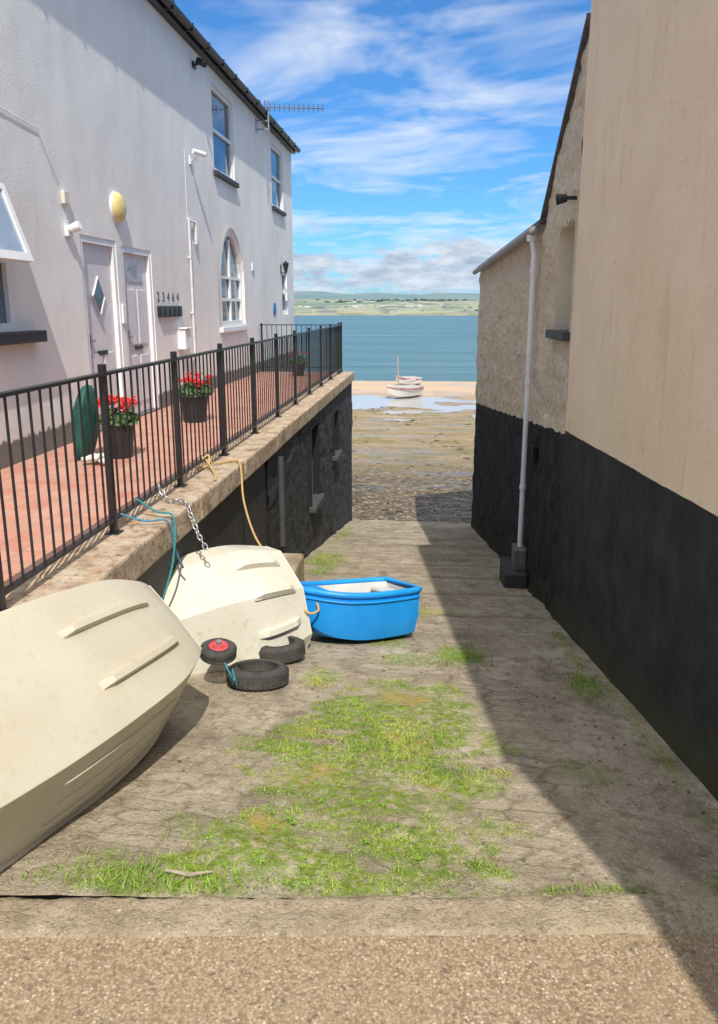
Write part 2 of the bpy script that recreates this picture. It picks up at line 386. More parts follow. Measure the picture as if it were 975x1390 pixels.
gm,nt,b=newmat('grass_blades'); at_=N(nt,'ShaderNodeAttribute',attribute_name='tone')
nt.links.new(ramp(nt,at_.outputs['Fac'],[(0,(.12,.22,.02)),(.4,(.23,.35,.035)),(.75,(.35,.43,.07)),(.9,(.46,.43,.13)),(1,(.52,.36,.14))]),b.inputs['Base Color'])
b.inputs['Roughness'].default_value=.6
V=[];F=[];tone=[]
def blade(x,y,z,h,w,tn):
    if y<KY(x)-.005: return
    a=random.uniform(0,6.283); l=random.uniform(.5,1.6)*h; b_=random.uniform(0,6.283)
    dx,dy=math.cos(a)*w/2,math.sin(a)*w/2; lx,ly=math.cos(b_)*l,math.sin(b_)*l
    o=len(V); V.extend([(x-dx,y-dy,z),(x+dx,y+dy,z),(x+lx*.4+dx*.8,y+ly*.4+dy*.8,z+h*.6),(x+lx*.4-dx*.8,y+ly*.4-dy*.8,z+h*.6),(x+lx,y+ly,z+h)])
    F.append((o,o+1,o+2,o+3)); F.append((o+3,o+2,o+4)); tone.extend([tn]*5)
def try_area(xa,xb,ya,yb,dens,hm):
    n=int((xb-xa)*(yb-ya)*dens)
    for _ in range(n):
        x=random.uniform(xa,xb);y=random.uniform(ya,yb); g=green(x,y)
        cl=noise.noise(Vector((x*16,y*16,2)))
        if g*(.78+cl*1.2)>random.random():
            t=.40+noise.noise(Vector((x*4,y*4,6)))*.7+random.uniform(-.2,.2)
            if random.random()<.07: t=random.uniform(.85,1)
            blade(x,y,zs(y)-.003,hm*random.uniform(.5,1.5)*(1+cl*.9),random.uniform(.0025,.005),max(0,min(1,t)))
try_area(-1.3,.7,2.2,5.3,32000,.0125)
try_area(.3,1.42,2.38,5.6,5000,.015)
try_area(-1.0,1.3,5.3,8,7000,.018)
try_area(-1.9,.3,8,17,2600,.03)
for (cx,cy,sx_,sy_,n,h) in ((-1.12,2.38,.20,.06,450,.035),(-.78,2.42,.12,.06,200,.028),(.75,2.52,.10,.02,70,.03),(.5,2.48,.05,.02,40,.025),(-.1,2.42,.3,.03,150,.02),(1.15,5.1,.08,.2,300,.035),(.28,5.75,.12,.15,800,.03),(-1.0,2.75,.1,.1,150,.03)):
    for _ in range(n):
        x=random.gauss(cx,sx_);y=random.gauss(cy,sy_); blade(x,y,zs(y)-.002,h*random.uniform(.4,1.4),random.uniform(.003,.007),random.uniform(0,.5))
for _ in range(45):
    x=random.choice([random.uniform(-1.25,-.4),random.uniform(-.9,.3)]); y=random.uniform(2.32,3.2) 
    if green(x,y)<.3 or y<KY(x)+.02: continue
    for k in range(8):
        a=random.uniform(0,6.28); L=random.uniform(.009,.022); z=zs(y)+.008; w=L*.35
        dx,dy=math.cos(a),math.sin(a); o=len(V)
        V.extend([(x,y,z),(x+dx*L*.5-dy*w,y+dy*L*.5+dx*w,z+.012),(x+dx*L,y+dy*L,z+.009),(x+dx*L*.5+dy*w,y+dy*L*.5-dx*w,z+.012)]); F.append((o,o+1,o+2,o+3)); tone.extend([random.uniform(0,.35)]*4)
gobj=obj('grass',G().add(V,F),gm,kind='stuff',label='bright green grass growing between slipway stones',category='grass')
a_=gobj.data.attributes.new('tone','FLOAT','POINT'); a_.data.foreach_set('value',tone)

obj('pavement',G().add([(-30,-25,-.588),(30,-25,-.588),(30,KY(30)-.19,-.588),(-30,KY(-30)-.19,-.588)],[(0,1,2,3)]),agg_mat,kind='structure')
Vk=[];n=300;nj=10
for jy in range(nj+1):
    for ix in range(n+1):
        x=-2.2+4.1*ix/n; u_=jy/nj
        yf=KY(x)+noise.noise(Vector((x*3,0,7)))*.03+noise.noise(Vector((x*14,2,7)))*.012; yb=KY(x)-.20+noise.noise(Vector((x*5,5,7)))*.014
        jt=min(abs(x-q) for q in (-1.75,-.62,.93)); gap=math.exp(-(jt/.012)**2)*.010
        z=-.577+noise.noise(Vector((x*7,u_*2,1)))*.009+noise.noise(Vector((x*25,u_*6,3)))*.005-gap-(.03 if jy==nj else (.008 if jy==nj-1 else 0))-(.016 if jy==0 else 0)
        Vk.append((x,yb+(yf-yb)*u_,z))
Fk=[(j*(n+1)+i,j*(n+1)+i+1,(j+1)*(n+1)+i+1,(j+1)*(n+1)+i) for j in range(nj) for i in range(n)]
obj('kerb',G().add(Vk,Fk),kerb_mat,smooth=True,kind='structure')

def zb(x,y):
    P=[(17,-3.72),(20,-3.95),(26,-4.25),(36,-4.45),(46,-4.58),(50,-4.63),(53,-4.56),(58,-4.50),(63,-4.6),(66,-4.78),(80,-6)]
    for i in range(len(P)-1):
        if y<=P[i+1][0]:
            t=(y-P[i][0])/(P[i+1][0]-P[i][0]); z=P[i][1]+(P[i+1][1]-P[i][1])*t; break
    else: z=-6
    n=noise.fractal(Vector((x*.25,y*.5,0)),1,2,5)
    return z+n*(.09 if y<53 else .02)+noise.noise(Vector((x*2.2,y*2.2,3)))*(.035 if y<28 else .012)
V=[];F=[];nx,ny=150,190
for j in range(ny+1):
    y=17+(80-17)*(j/ny)**1.25
    for i in range(nx+1):
        u=i/nx*2-1; x=u*9+math.copysign(abs(u)**5*110,u)
        V.append((x,y,zb(x,y)))
for j in range(ny):
    for i in range(nx):
        a=j*(nx+1)+i; F.append((a,a+1,a+nx+2,a+nx+1))
obj('beach',G().add(V,F),beach_mat,smooth=True,kind='structure')
obj('tidal_pool',G().add([(-60,36,-4.575),(60,36,-4.575),(60,53.2,-4.575),(-60,53.2,-4.575)],[(0,1,2,3)]),pool_mat,kind='structure')
obj('sea',G().add([(-4000,60,-4.72),(4000,60,-4.72),(4000,560,-4.72),(-4000,560,-4.72)],[(0,1,2,3)]),water_mat,kind='structure')
obj('ground',G().add([(-9000,-200,-6.5),(9000,-200,-6.5),(9000,12000,-6.5),(-9000,12000,-6.5)],[(0,1,2,3)]),bank_mat,kind='structure')
stone_mat=M('shingle_stones',(.32,.25,.18),(.05,.04,.03),3,.8,.4,30)
g=G()
for _ in range(1900):
    y=18.1+abs(random.gauss(0,4.0)); x=random.uniform(-3.2,3.2)
    if y>34: continue
    r=random.uniform(.02,.07)*(1.4 if random.random()<.08 else 1)
    g.ico((x,y,zb(x,y)+r*.05),r,.45,.2,1)
obj('shingle',g,stone_mat,kind='stuff',label='wet brown shingle and weed-covered stones on the shore',category='stones')
g=G(); 
for _ in range(1300):
    y=random.uniform(18.5,47) if random.random()<.6 else random.uniform(18.5,25); x=random.uniform(-6,4)
    if noise.noise(Vector((x*.5,y*.35,11)))<(.05 if y>24 else -.15): continue
    r=random.uniform(.04,.16); g.ico((x,y,zb(x,y)),r,.20,.3,1)
obj('seaweed',g,M('wet_bladder_wrack',(.10,.08,.025),(.04,.032,.012),4,.5,.4,20),kind='stuff',label='dark olive seaweed clumps strewn over the mudflat',category='seaweed')

V=[];F=[];nx,ny=160,24
for j in range(ny+1):
    t=j/ny; y=520+1900*t**1.4
    for i in range(nx+1):
        x=-1400+2800*i/nx
        z=-4.8+ (1.2 if j==1 else 0)+ 20*t**.8+noise.fractal(Vector((x*.0035,y*.002,2)),1,2,4)*9*min(1,t*3)
        if j==0: z=-4.9
        V.append((x*(y/900+.3),y,z))
for j in range(ny):
    for i in range(nx):
        a=j*(nx+1)+i; F.append((a,a+1,a+nx+2,a+nx+1))
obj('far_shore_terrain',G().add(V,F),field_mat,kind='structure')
def hz(x): return 70+noise.fractal(Vector((x*.0009,3,0)),1,2,4)*34-(x*.010)
V=[];F=[];nx=200
for j,(y,k) in enumerate(((2420,.1),(3200,.5),(4200,.85),(5000,1.0),(5600,.6))):
    for i in range(nx+1):
        x=-3500+7000*i/nx; V.append((x,y,-3+hz(x)*k*1.15))
for j in range(4):
    for i in range(nx):
        a=j*(nx+1)+i; F.append((a,a+1,a+nx+2,a+nx+1))
obj('far_hills',G().add(V,F),hill_mat,smooth=True,kind='structure')
V=[];F=[];nx=200
for i in range(nx+1):
    x=-900+1800*i/nx; n=noise.noise(Vector((x*.02,0,0)))
    V+= [(x,512,-4.9),(x,516,-3.6+n*.6),(x,530,-3.2+n)]
for i in range(nx): F+=[(i*3,i*3+3,i*3+4,i*3+1),(i*3+1,i*3+4,i*3+5,i*3+2)]
obj('far_river_bank',G().add(V,F),bank_mat,kind='structure')
def lowz(y): return -4.8+20*((y-520)/1900)**.571
g=G()
for cx,cy,n,w in ((35,900,26,55),(-40,620,10,40),(70,650,14,50),(-120,1000,20,90),(5,1300,24,120),(110,1200,26,90),(-60,1600,30,180),(40,560,8,30),(0,1950,30,260)):
    for _ in range(n):
        x=cx+random.gauss(0,w/2); y=cy+random.gauss(0,10); r=random.uniform(1.6,3.6)*cy/900
        g.ico((x,y,lowz(y)+r*.3),r,.7,.25,1)
obj('distant_wood',g,leaf_far,kind='stuff',label='dark hedgerows and tree clumps on the far shore',category='trees')
g=G()
for _ in range(45):
    y=random.uniform(600,1100); x=random.gauss(-50,60)*y/700; w=random.uniform(1.2,3)*y/800
    z=lowz(y)+.8
    g.box(x-w,x+w,y,y+6,z-2,z+1.6)
obj('distant_village',g,white_far,kind='stuff',label='tiny pale houses scattered along the far shore',category='houses')
tm=M('turbine_white',(.7,.74,.78),(.6,.64,.68),.1,.5)
for (tx,rot) in ((-560,.3),(-515,1.2),(-330,.8),(-245,.1),(-165,1.6),(-90,.5),(95,1.0)):
    y=4900; zt=-3+hz(tx)*1.13; hh=32
    r=root('wind_turbine',(tx,y,zt),'white three-bladed wind turbine on the far hills','wind turbine',group='wind turbines on the far ridge')
    obj('tower',G().tube([(tx,y,zt-2),(tx,y,zt+hh)],[1.2,.8],8),tm,r)
    g=G()
    for q in range(3):
        a=rot+q*2.094; g.tube([(tx,y-3,zt+hh),(tx+math.sin(a)*16,y-3,zt+hh+math.cos(a)*16)],[.8,.4],6)
    g.box(tx-1.2,tx+1.2,y-4,y+4,zt+hh-1.1,zt+hh+1.1)
    obj('rotor',g,tm,r)

# ------------------------------------------------------------------ left building
LX=-4.1
lb=root('white_terraced_building',(LX-3,9,0),'long white rendered building with slate eaves above the terrace','building')
tfL=lambda u,v,d:Vector((LX-d,u,v))
def rect(a,b_,c,d): return [(a,c),(b_,c),(b_,d),(a,d)]
def arch(a,b_,c,spr,top,n=7):
    m=(a+b_)/2; P=[(a,c),(b_,c),(b_,spr)]
    for i in range(1,n): 
        t=i/n; P.append((b_-(b_-m)*(1-math.cos(t*math.pi/2))**.9, spr+(top-spr)*math.sin(t*math.pi/2)))
    P.append((m,top))
    for i in range(n-1,0,-1):
        t=i/n; P.append((a+(m-a)*(1-math.cos(t*math.pi/2))**.9, spr+(top-spr)*math.sin(t*math.pi/2)))
    P.append((a,spr)); return P
H={'d1':rect(8.82,9.84,.03,2.34),'d2':rect(10.0,11.08,.03,2.30),'w1':rect(14.6,16.1,3.97,5.46),'w2':rect(19.75,21.2,3.97,5.46),
   'ar':arch(14.7,16.45,1.12,1.95,2.95),'sm':rect(20.8,21.5,1.3,2.42),'lw':rect(5.4,7.26,1.29,2.62)}
outer=[(-3,-.6),(18,-.6),(22.5,-4.8),(22.5,5.86),(-3,5.86)]
g=holes_wall(outer,list(H.values()),tfL)
for k_,h_ in H.items(): reveals(g,h_,tfL,.12)
g.add([(LX,22.5,-4.8),(LX,22.5,5.86),(LX-6.2,22.5,5.86),(LX-6.2,22.5,-4.8)],[(0,1,2,3)])
g.add([(LX,22.5,5.86),(LX-3.1,22.5,8.2),(LX-6.2,22.5,5.86)],[(0,1,2)])
g.add([(LX-6.2,22.5,-4.8),(LX-6.2,22.5,5.86),(LX-6.2,-3,5.86),(LX-6.2,-3,-4.8)],[(0,1,2,3)])
g.add([(LX,-3,-.6),(LX,-3,5.86),(LX-6.2,-3,5.86),(LX-6.2,-3,-.6)],[(0,1,2,3)])
obj('wall',g,facade_mat,lb)
g=G(); s_=.75
for sgn,xa in ((1,LX+.18),(-1,LX-6.38)):
    xm=LX-3.1
    za=5.84; zm=za+abs(xa-xm)*s_
    g.add([(xa,-3.1,za),(xa,22.62,za),(xm,22.62,zm),(xm,-3.1,zm),(xa,-3.1,za+.05),(xa,22.62,za+.05),(xm,22.62,zm+.05),(xm,-3.1,zm+.05)],[(0,1,2,3),(4,7,6,5),(0,4,5,1),(1,5,6,2),(3,2,6,7),(0,3,7,4)])
obj('roof',g,roof_mat,lb)
obj('fascia',G().box(LX+.004,LX+.12,-3,22.56,5.70,5.835),black_plastic,lb)
g=G(); gp=[]
for yv in (-3,22.6):
    gp.append([(LX+.19+math.cos(a)*.065,yv,5.80+math.sin(a)*.065) for a in [math.pi+i*math.pi/8 for i in range(9)]])
V=gp[0]+gp[1]; g.add(V,[(i,i+1,10+i,9+i) for i in range(8)])
yv=-2.5
while yv<22.5: g.box(LX+.12,LX+.262,yv,yv+.03,5.72,5.83); yv+=.9
go=obj('gutter',g,black_plastic,lb); md=go.modifiers.new('s','SOLIDIFY'); md.thickness=.008

def window(par,ya,yb,za,zb_,X=LX,nin=-1,sash=True,sill=True,dep=.09):
    gx=X+nin*dep
    def bx(g,a,b_,c,d,t0,t1):
        x0_,x1_=sorted((gx-nin*t0,gx-nin*t1)); g.box(x0_,x1_,a,b_,c,d)
    gl=G(); bx(gl,ya,yb,za,zb_,-.01,.0)
    w=obj('window',gl,glass,par)
    f=G(); t=.075
    bx(f,ya,ya+t,za,zb_,.003,.05); bx(f,yb-t,yb,za,zb_,.003,.05)
    bx(f,ya+t,yb-t,za,za+t,.003,.05); bx(f,ya+t,yb-t,zb_-t,zb_,.003,.05)
    if sash:
        m=(za+zb_)/2; bx(f,ya+t,yb-t,m-.03,m+.03,.003,.042)
    asparent(w); sub('frame',f,white_upvc,w)
    if sill:
        s=G(); x0_,x1_=sorted((X+nin*dep,X-nin*.07)); s.box(x0_,x1_,ya-.08,yb+.08,za-.09,za-.002); sub('sill',s,slate,w,bevel=.008)
    return w
window(lb,14.6,16.1,3.97,5.46); window(lb,19.75,21.2,3.97,5.46); window(lb,20.8,21.5,1.3,2.42,sill=False)
P=arch(14.7,16.45,1.12,1.95,2.95)
gl=G(); V=[tfL(p[0],p[1],.08) for p in P]; gl.add(V,[tuple(range(len(P)))])
aw=obj('arched_window',gl,glass,lb); asparent(aw)
f=G()
def band(P,t,d0,d1):
    cx=sum(p[0] for p in P)/len(P); cz=sum(p[1] for p in P)/len(P); Q=[]
    for p in P:
        Q.append((cx+(p[0]-cx)*(1-t/.87),cz+(p[1]-cz)*(1-t/.9)))
    n=len(P); g=G(); V=[tfL(*p,d0) for p in P]+[tfL(*p,d0) for p in Q]+[tfL(*p,d1) for p in P]+[tfL(*p,d1) for p in Q]
    F=[]
    for i in range(n):
        j=(i+1)%n; F+=[(i,j,n+j,n+i),(n+i,n+j,3*n+j,3*n+i)]
    g.add(V,F); return g
bg=band(P,.08,.02,.078); f.join(bg)
f.box(LX-.078,LX-.03,15.54,15.61,1.18,2.82); f.box(LX-.078,LX-.032,14.78,16.37,1.62,1.68); f.box(LX-.078,LX-.033,14.78,16.37,2.05,2.10)
sub('frame',f,white_upvc,aw)
P2=arch(14.55,16.60,1.0,1.95,3.12); bg=band(P2,.10,-.03,.001); sub('moulding',bg,facade_mat,aw)
sub('sill',G().box(LX-.05,LX+.07,14.55,16.6,1.03,1.118),white_upvc,aw)
w=window(lb,5.4,7.26,1.29,2.62,sash=False,sill=False,dep=.05)
sub('transom',G().box(LX-.046,LX+.005,5.48,7.18,1.93,1.99),white_upvc,w)
sub('sill',G().box(LX-.08,LX+.13,5.2,7.62,1.17,1.285),slate,w,bevel=.01)
Mx=Matrix.Translation((LX+.03,0,2.64))@Matrix.Rotation(math.radians(-18),4,'Y')
cs=G(); 
for (a,b_,c,d) in ((5.45,7.2,-.06,0),(5.45,7.2,-.74,-.66),(5.45,5.52,-.66,-.06),(7.13,7.2,-.66,-.06)): cs.box(-.025,.025,a,b_,c,d,Mx)
sub('open_casement',cs,white_upvc,w)
sub('casement_glass',G().box(-.006,.006,5.52,7.13,-.66,-.06,Mx),M('bright_glazing',(.45,.52,.58),(.35,.42,.5),2,.08,metal=.3),w)

door_mat=M('grey_white_door_paint',(.70,.68,.70),(.6,.58,.6),5,.45,.1,40)
for (ya,yb,zt,arched) in ((8.82,9.84,2.34,False),(10.0,11.08,2.30,True)):
    g=G().box(LX-.10,LX-.06,ya+.08,yb-.08,.04,zt-.08)
    d=obj('door',g,door_mat,lb,label='pale grey panelled front door'); asparent(d)
    f=G(); f.box(LX-.115,LX-.01,ya,ya+.078,.03,zt); f.box(LX-.115,LX-.01,yb-.078,yb,.03,zt); f.box(LX-.115,LX-.011,ya+.078,yb-.078,zt-.078,zt)
    sub('frame',f,white_upvc,d)
    p=G(); ym=(ya+yb)/2; w_=(yb-ya)/2-.16
    if not arched:
        for (za,zb_) in ((.2,.95),):
            p.box(LX-.06,LX-.045,ym-w_+.03,ym-.04,za,zb_); p.box(LX-.06,LX-.045,ym+.04,ym+w_-.03,za,zb_)
        sub('panel',p,door_mat,d,bevel=.008)
        q=G()
        q.add([(LX-.052,ym,1.42),(LX-.052,ym+.15,1.64),(LX-.052,ym,1.86),(LX-.052,ym-.15,1.64)],[(0,1,2,3)])
        sub('diamond_pane',q,glass,d)
        q2=G().tube([(LX-.05,ym,1.40),(LX-.05,ym+.17,1.64),(LX-.05,ym,1.88),(LX-.05,ym-.17,1.64)],.012,6,closed=True); sub('pane_trim',q2,door_mat,d)
    else:
        for (za,zb_) in ((.2,.85),(1.0,1.75)):
            p.box(LX-.06,LX-.045,ym-w_+.03,ym-.04,za,zb_); p.box(LX-.06,LX-.045,ym+.04,ym+w_-.03,za,zb_)
        sub('panel',p,door_mat,d,bevel=.008)
        q=G(); n=12; V=[(LX-.05,ym,1.85)]+[(LX-.05,ym+math.cos(math.pi*i/n)*.28,1.85+math.sin(math.pi*i/n)*.22) for i in range(n+1)]
        q.add(V,[(0,i+1,i+2) for i in range(n)]); sub('fan_light',q,M('frosted_pane',(.4,.42,.45),None,5,.2),d)
    sub('letter_slot',G().box(LX-.06,LX-.04,ym-.13,ym+.13,.93,.98),black_plastic,d)
    sub('handle',G().box(LX-.06,LX-.02,ya+.13,ya+.16,1.02,1.2).box(LX-.03,LX-.015,ya+.13,ya+.25,1.1,1.125),grey_metal,d)
pipe_w=M('white_painted_pipe',(.72,.71,.70),None,8,.5)
g=G().tube([(LX+.04,12.8,.0),(LX+.04,12.8,2.95)],.020,8)
g.tube([(LX+.04,12.8,2.9),(LX+.04,13.15,2.9)],.020,8).tube([(LX+.04,13.15,2.92),(LX+.04,13.15,2.55)],.030,8)
g.tube([(LX+.02,12.8,2.9),(LX+.02,12.8,4.0)],.007,6)
for z in (.5,1.4,2.3): g.box(LX+.002,LX+.06,12.77,12.83,z,z+.03)
obj('service_pipe',g,pipe_w,lb)
obj('telephone_cable',G().tube([(LX+.012,-1,3.35),(LX+.012,3,3.33),(LX+.012,7,3.36),(LX+.012,8.0,3.30),(LX+.012,8.4,2.8)],.005,5),pipe_w,lb)

def lampthing(name,y,z,label,cat): return root(name,(LX,y,z),label,cat)
r=lampthing('wall_lamp',9.92,2.76,'round yellowed bulkhead lamp above the doors','wall lamp')
Mx=Matrix.Translation((LX+.0,9.92,2.76))@Matrix.Rotation(math.pi/2,4,'Y')
obj('lamp_base',G().lathe([(0,.0),(.19,.0),(.19,.03),(0,.03)],28,Mx),white_upvc,r)
obj('lamp_cover',G().lathe([(.185,.031),(.18,.05),(.155,.08),(.11,.10),(.06,.112),(0.001,.116)],28,Mx),cream_plastic,r,smooth=True)
r=lampthing('alarm_box',8.47,2.68,'small cream alarm box high on the white wall','alarm box')
obj('box_body',G().box(LX+.002,LX+.05,8.42,8.54,2.62,2.76),M('cream_box',(.68,.65,.56)),r,bevel=.01)
r=lampthing('security_light',8.5,2.35,'white motion security light beside the door','security light')
obj('lamp_base',G().box(LX+.002,LX+.05,8.44,8.56,2.28,2.4),white_upvc,r,bevel=.01)
obj('lamp_head',G().lathe([(0.001,0),(.045,.0),(.055,.09),(.05,.12),(.001,.122)],16,Matrix.Translation((LX+.05,8.5,2.36))@Matrix.Rotation(math.radians(70),4,'Y')),white_upvc,r,smooth=False)
r=lampthing('security_camera',13.15,3.92,'white security camera on a bracket with cable','security camera')
obj('bracket',G().box(LX+.002,LX+.03,13.08,13.22,3.82,3.94).tube([(LX+.03,13.15,3.88),(LX+.16,13.1,3.93)],.018,8),white_upvc,r)
obj('camera_body',G().tube([(LX+.10,13.02,4.01),(LX+.24,13.20,3.98)],.042,12),white_upvc,r)
obj('camera_lens',G().tube([(LX+.239,13.199,3.981),(LX+.25,13.212,3.979)],.034,12),black_plastic,r)
r=lampthing('spot_light',13.57,5.5,'black twin spotlight under the gutter','spotlight')
obj('bracket',G().box(LX+.002,LX+.03,13.5,13.64,5.4,5.5).tube([(LX+.03,13.57,5.45),(LX+.12,13.57,5.47)],.015,6),black_plastic,r)
obj('lamp_head',G().tube([(LX+.1,13.5,5.5),(LX+.24,13.45,5.42)],.055,10),black_plastic,r)
r=lampthing('wall_lantern',20.65,2.5,'black lantern fixed to the white wall','wall lantern')
obj('lamp_head',G().lathe([(.03,-.12),(.08,.1),(.09,.12),(.001,.2)],6,Matrix.Translation((LX+.14,20.65,2.5))),black_plastic,r)
obj('bracket',G().box(LX+.002,LX+.02,20.6,20.7,2.35,2.6).tube([(LX+.02,20.65,2.42),(LX+.14,20.65,2.38)],.012,6),black_plastic,r)
for i in range(5):
    y=11.2+i*.21
    r=root('letter_box',(LX,y,1.36),'small black key box in a row on the white wall','letter box',group='row of black key boxes')
    obj('box_body',G().box(LX+.002,LX+.06,y,y+.16,1.36,1.53),black_plastic,r,bevel=.015)
    obj('flap',G().box(LX+.0605,LX+.066,y+.03,y+.13,1.47,1.5),M('dark_flap',(.08,.08,.085),None,5,.4) if i==0 else bpy.data.materials['dark_flap'],r)
ns=root('house_number_sign',(LX,11.6,1.63),'black house numbers above the row of key boxes','house number')
for i,chh in enumerate('23464'):
    tx=bpy.data.curves.new('n','FONT'); tx.body=chh; tx.size=.19; tx.extrude=.001; tx.offset=.0
    to=bpy.data.objects.new('n',tx); COL.objects.link(to)
    dg=bpy.context.evaluated_depsgraph_get(); me=bpy.data.meshes.new_from_object(to.evaluated_get(dg)); bpy.data.objects.remove(to)
    no=bpy.data.objects.new('house_number',me); COL.objects.link(no); me.materials.clear(); me.materials.append(black_plastic)
    me.transform(Matrix.Translation((LX+.004,11.22+i*.22,1.60))@Matrix(((0,0,1,0),(1.25,0,0,0),(0,1,0,0),(0,0,0,1))))
    no.parent=ns; no.matrix_parent_inverse=root_mats[ns.name].inverted()
r=root('meter_box',(LX,12.2,.9),'white plastic meter box on the white wall','meter box')
obj('box_body',G().box(LX+.002,LX+.14,12.04,12.32,.84,1.16),white_upvc,r,bevel=.012)
obj('lid',G().box(LX+.03,LX+.17,12.02,12.34,1.162,1.19),white_upvc,r,bevel=.008)
r=root('notice_plate',(LX,9.9,1.4),'small white intercom plate between the doors','plate')
obj('plate',G().box(LX+.002,LX+.03,9.87,9.97,1.3,1.55),white_upvc,r,bevel=.006)
r=root('wall_sign',(LX,20.2,1.45),'small round blue plaque on the white wall','plaque')
obj('plate',G().lathe([(0.001,.0),(.16,.0),(.16,.02),(0.001,.021)],20,Matrix.Translation((LX+.002,19.7,1.45))@Matrix.Rotation(math.pi/2,4,'Y')),M('blue_plaque',(.05,.2,.5)),r)
r=root('wall_plate',(LX,17.4,2.4),'small white ventilation plate on the wall','plate')
obj('plate',G().box(LX+.002,LX+.03,17.3,17.5,2.3,2.45),white_upvc,r)
r=root('television_antenna',(LX,18.2,5.2),'grey television aerial on a wall bracket above the eaves','aerial')
obj('mast',G().tube([(LX+.28,18.2,5.38),(LX+.28,18.2,6.02)],.020,8),grey_metal,r)
obj('bracket',G().tube([(LX,18.2,5.42),(LX+.28,18.2,5.42)],.016,6).tube([(LX,18.2,5.60),(LX+.28,18.2,5.60)],.016,6).box(LX+.002,LX+.015,18.12,18.28,5.36,5.66),grey_metal,r)
g=G(); b0=Vector((LX+.12,18.1,5.86)); b1=Vector((LX+1.48,18.5,5.90)); g.tube([b0,b1],.013,6)
for i in range(14):
    p=b0.lerp(b1,i/13); h=.15 if i<2 else .085
    g.tube([p-Vector((0,0,h)),p+Vector((0,0,h))],.011,5)
g.box(LX+.10,LX+.12,18.0,18.2,5.72,6.0)
obj('aerial_boom',g,M('aerial_alloy',(.12,.12,.13),None,5,.5),r)

# ------------------------------------------------------------------ terrace
obj('terrace_paving',G().box(LX+.002,-2.31,-3,17.9,-.15,0.0),tile_mat,kind='structure')
WX=-1.91
rwall=root('retaining_wall',(WX,8,-2),'black painted stone retaining wall with window openings under the terrace','wall')
def rough_grid(g,ya,yb,za_f,zb_f,X,st,amp,sgn,holes=(),dz=.09):
    ny_=int((yb-ya)/dz); nz_=70
    def in_h(y,z,m=0): return any(a-m<y<b_+m and c-m<z<d+m for a,b_,c,d in holes)
    hy=(yb-ya)/ny_*.51
    V=[];F=[]
    for i in range(ny_+1):
        y=ya+(yb-ya)*i/ny_; za=za_f(y); zb_=zb_f(y); hz_=(zb_-za)/nz_*.51
        for j in range(nz_+1):
            z=za+(zb_-za)*j/nz_; yv=y; am=amp
            for (a,b_,c,d) in holes:
                if a-.2<y<b_+.2 and c-.2<z<d+.2: am=0
                if c-.1<z<d+.1:
                    if abs(y-a)<hy: yv=a
                    if abs(y-b_)<hy: yv=b_
                if a-.1<y<b_+.1:
                    if abs(z-c)<hz_: z=c
                    if abs(z-d)<hz_: z=d
            x=X(yv) if callable(X) else X
            n=(noise.fractal(Vector((y*2.2,z*3.0,st)),1,2,5)*.7+ (noise.cell(Vector((y*3.2+noise.noise(Vector((y*2,z*2,1)))*.6,z*6,st)))-.5)*.35)
            V.append((x+sgn*n*am,yv,z))
    for i in range(ny_):
        for j in range(nz_):
            yc=ya+(yb-ya)*(i+.5)/ny_; zc=za_f(yc)+(zb_f(yc)-za_f(yc))*(j+.5)/nz_
            if in_h(yc,zc): continue
            a=i*(nz_+1)+j; F.append((a,a+nz_+1,a+nz_+2,a+1))
    g.add(V,F)
HL=[(11.65,12.5,-1.62,-.36),(14.5,15.15,-1.35,-.5)]
g=G(); rough_grid(g,8.6,18.0,lambda y:zs(y)-.15,lambda y:-.2,WX-.01,5,.032,1,HL,.07)
obj('stone_face',g,blackwall,rwall,smooth=False)
g=G().add([(WX-.03,-3,-1.9),(WX-.03,8.75,-2.4),(WX-.03,8.75,-.2),(WX-.03,-3,-.2)],[(0,1,2,3)])
g.add([(WX-.01,18.0,-4.8),(WX-.01,18.0,-.2),(LX,18.0,-.2),(LX,18.0,-4.8)],[(0,1,2,3)])
obj('rendered_face',g,M('black_render',(.035,.035,.038),(.018,.018,.02),3,.6,.4,30),rwall)
for (a,b_,c,d) in HL:
    g=G(); 
    g.add([(WX+.03,a,c),(WX+.03,b_,c),(WX-.25,b_,c),(WX-.25,a,c),(WX+.03,a,d),(WX+.03,b_,d),(WX-.25,b_,d),(WX-.25,a,d)],[(0,1,2,3),(4,7,6,5),(0,3,7,4),(1,5,6,2),(3,2,6,7)])
    w_=obj('opening',g,black_plastic,rwall); asparent(w_)
    sub('sill',G().box(WX-.1,WX+.10,a-.08,b_+.08,c-.08,c+.003),M('dark_stone_sill',(.06,.06,.06)),w_,bevel=.01)
    sub('frame',G().box(WX-.2,WX-.1,a,a+.06,c,d).box(WX-.2,WX-.1,b_-.06,b_,c,d).box(WX-.2,WX-.1,a+.06,b_-.06,(c+d)/2,(c+d)/2+.05),M('grey_frame',(.3,.31,.32)),w_)
obj('waste_pipe',G().tube([(WX+.05,9.1,-1.45),(WX+.05,9.1,-.3)],.04,10),M('grey_pipe',(.06,.06,.065)),rwall)
g=G(); y=-3
while y<17.95:
    L=min(random.uniform(1.4,2.2),18.0-y)
    g.box(-2.30,-1.865+random.uniform(-.004,.004),y+.003,y+L-.003,-.20,.012+random.uniform(-.003,.003)); y+=L
obj('coping',g,coping_mat,rwall,bevel=.02)
r=root('concrete_block',(-1.7,8.6,-1.8),'weathered concrete block at the foot of the black wall','block')
obj('block',G().box(-1.86,-1.52,8.1,8.75,-2.0,-1.42),kerb_mat,r,bevel=.03)

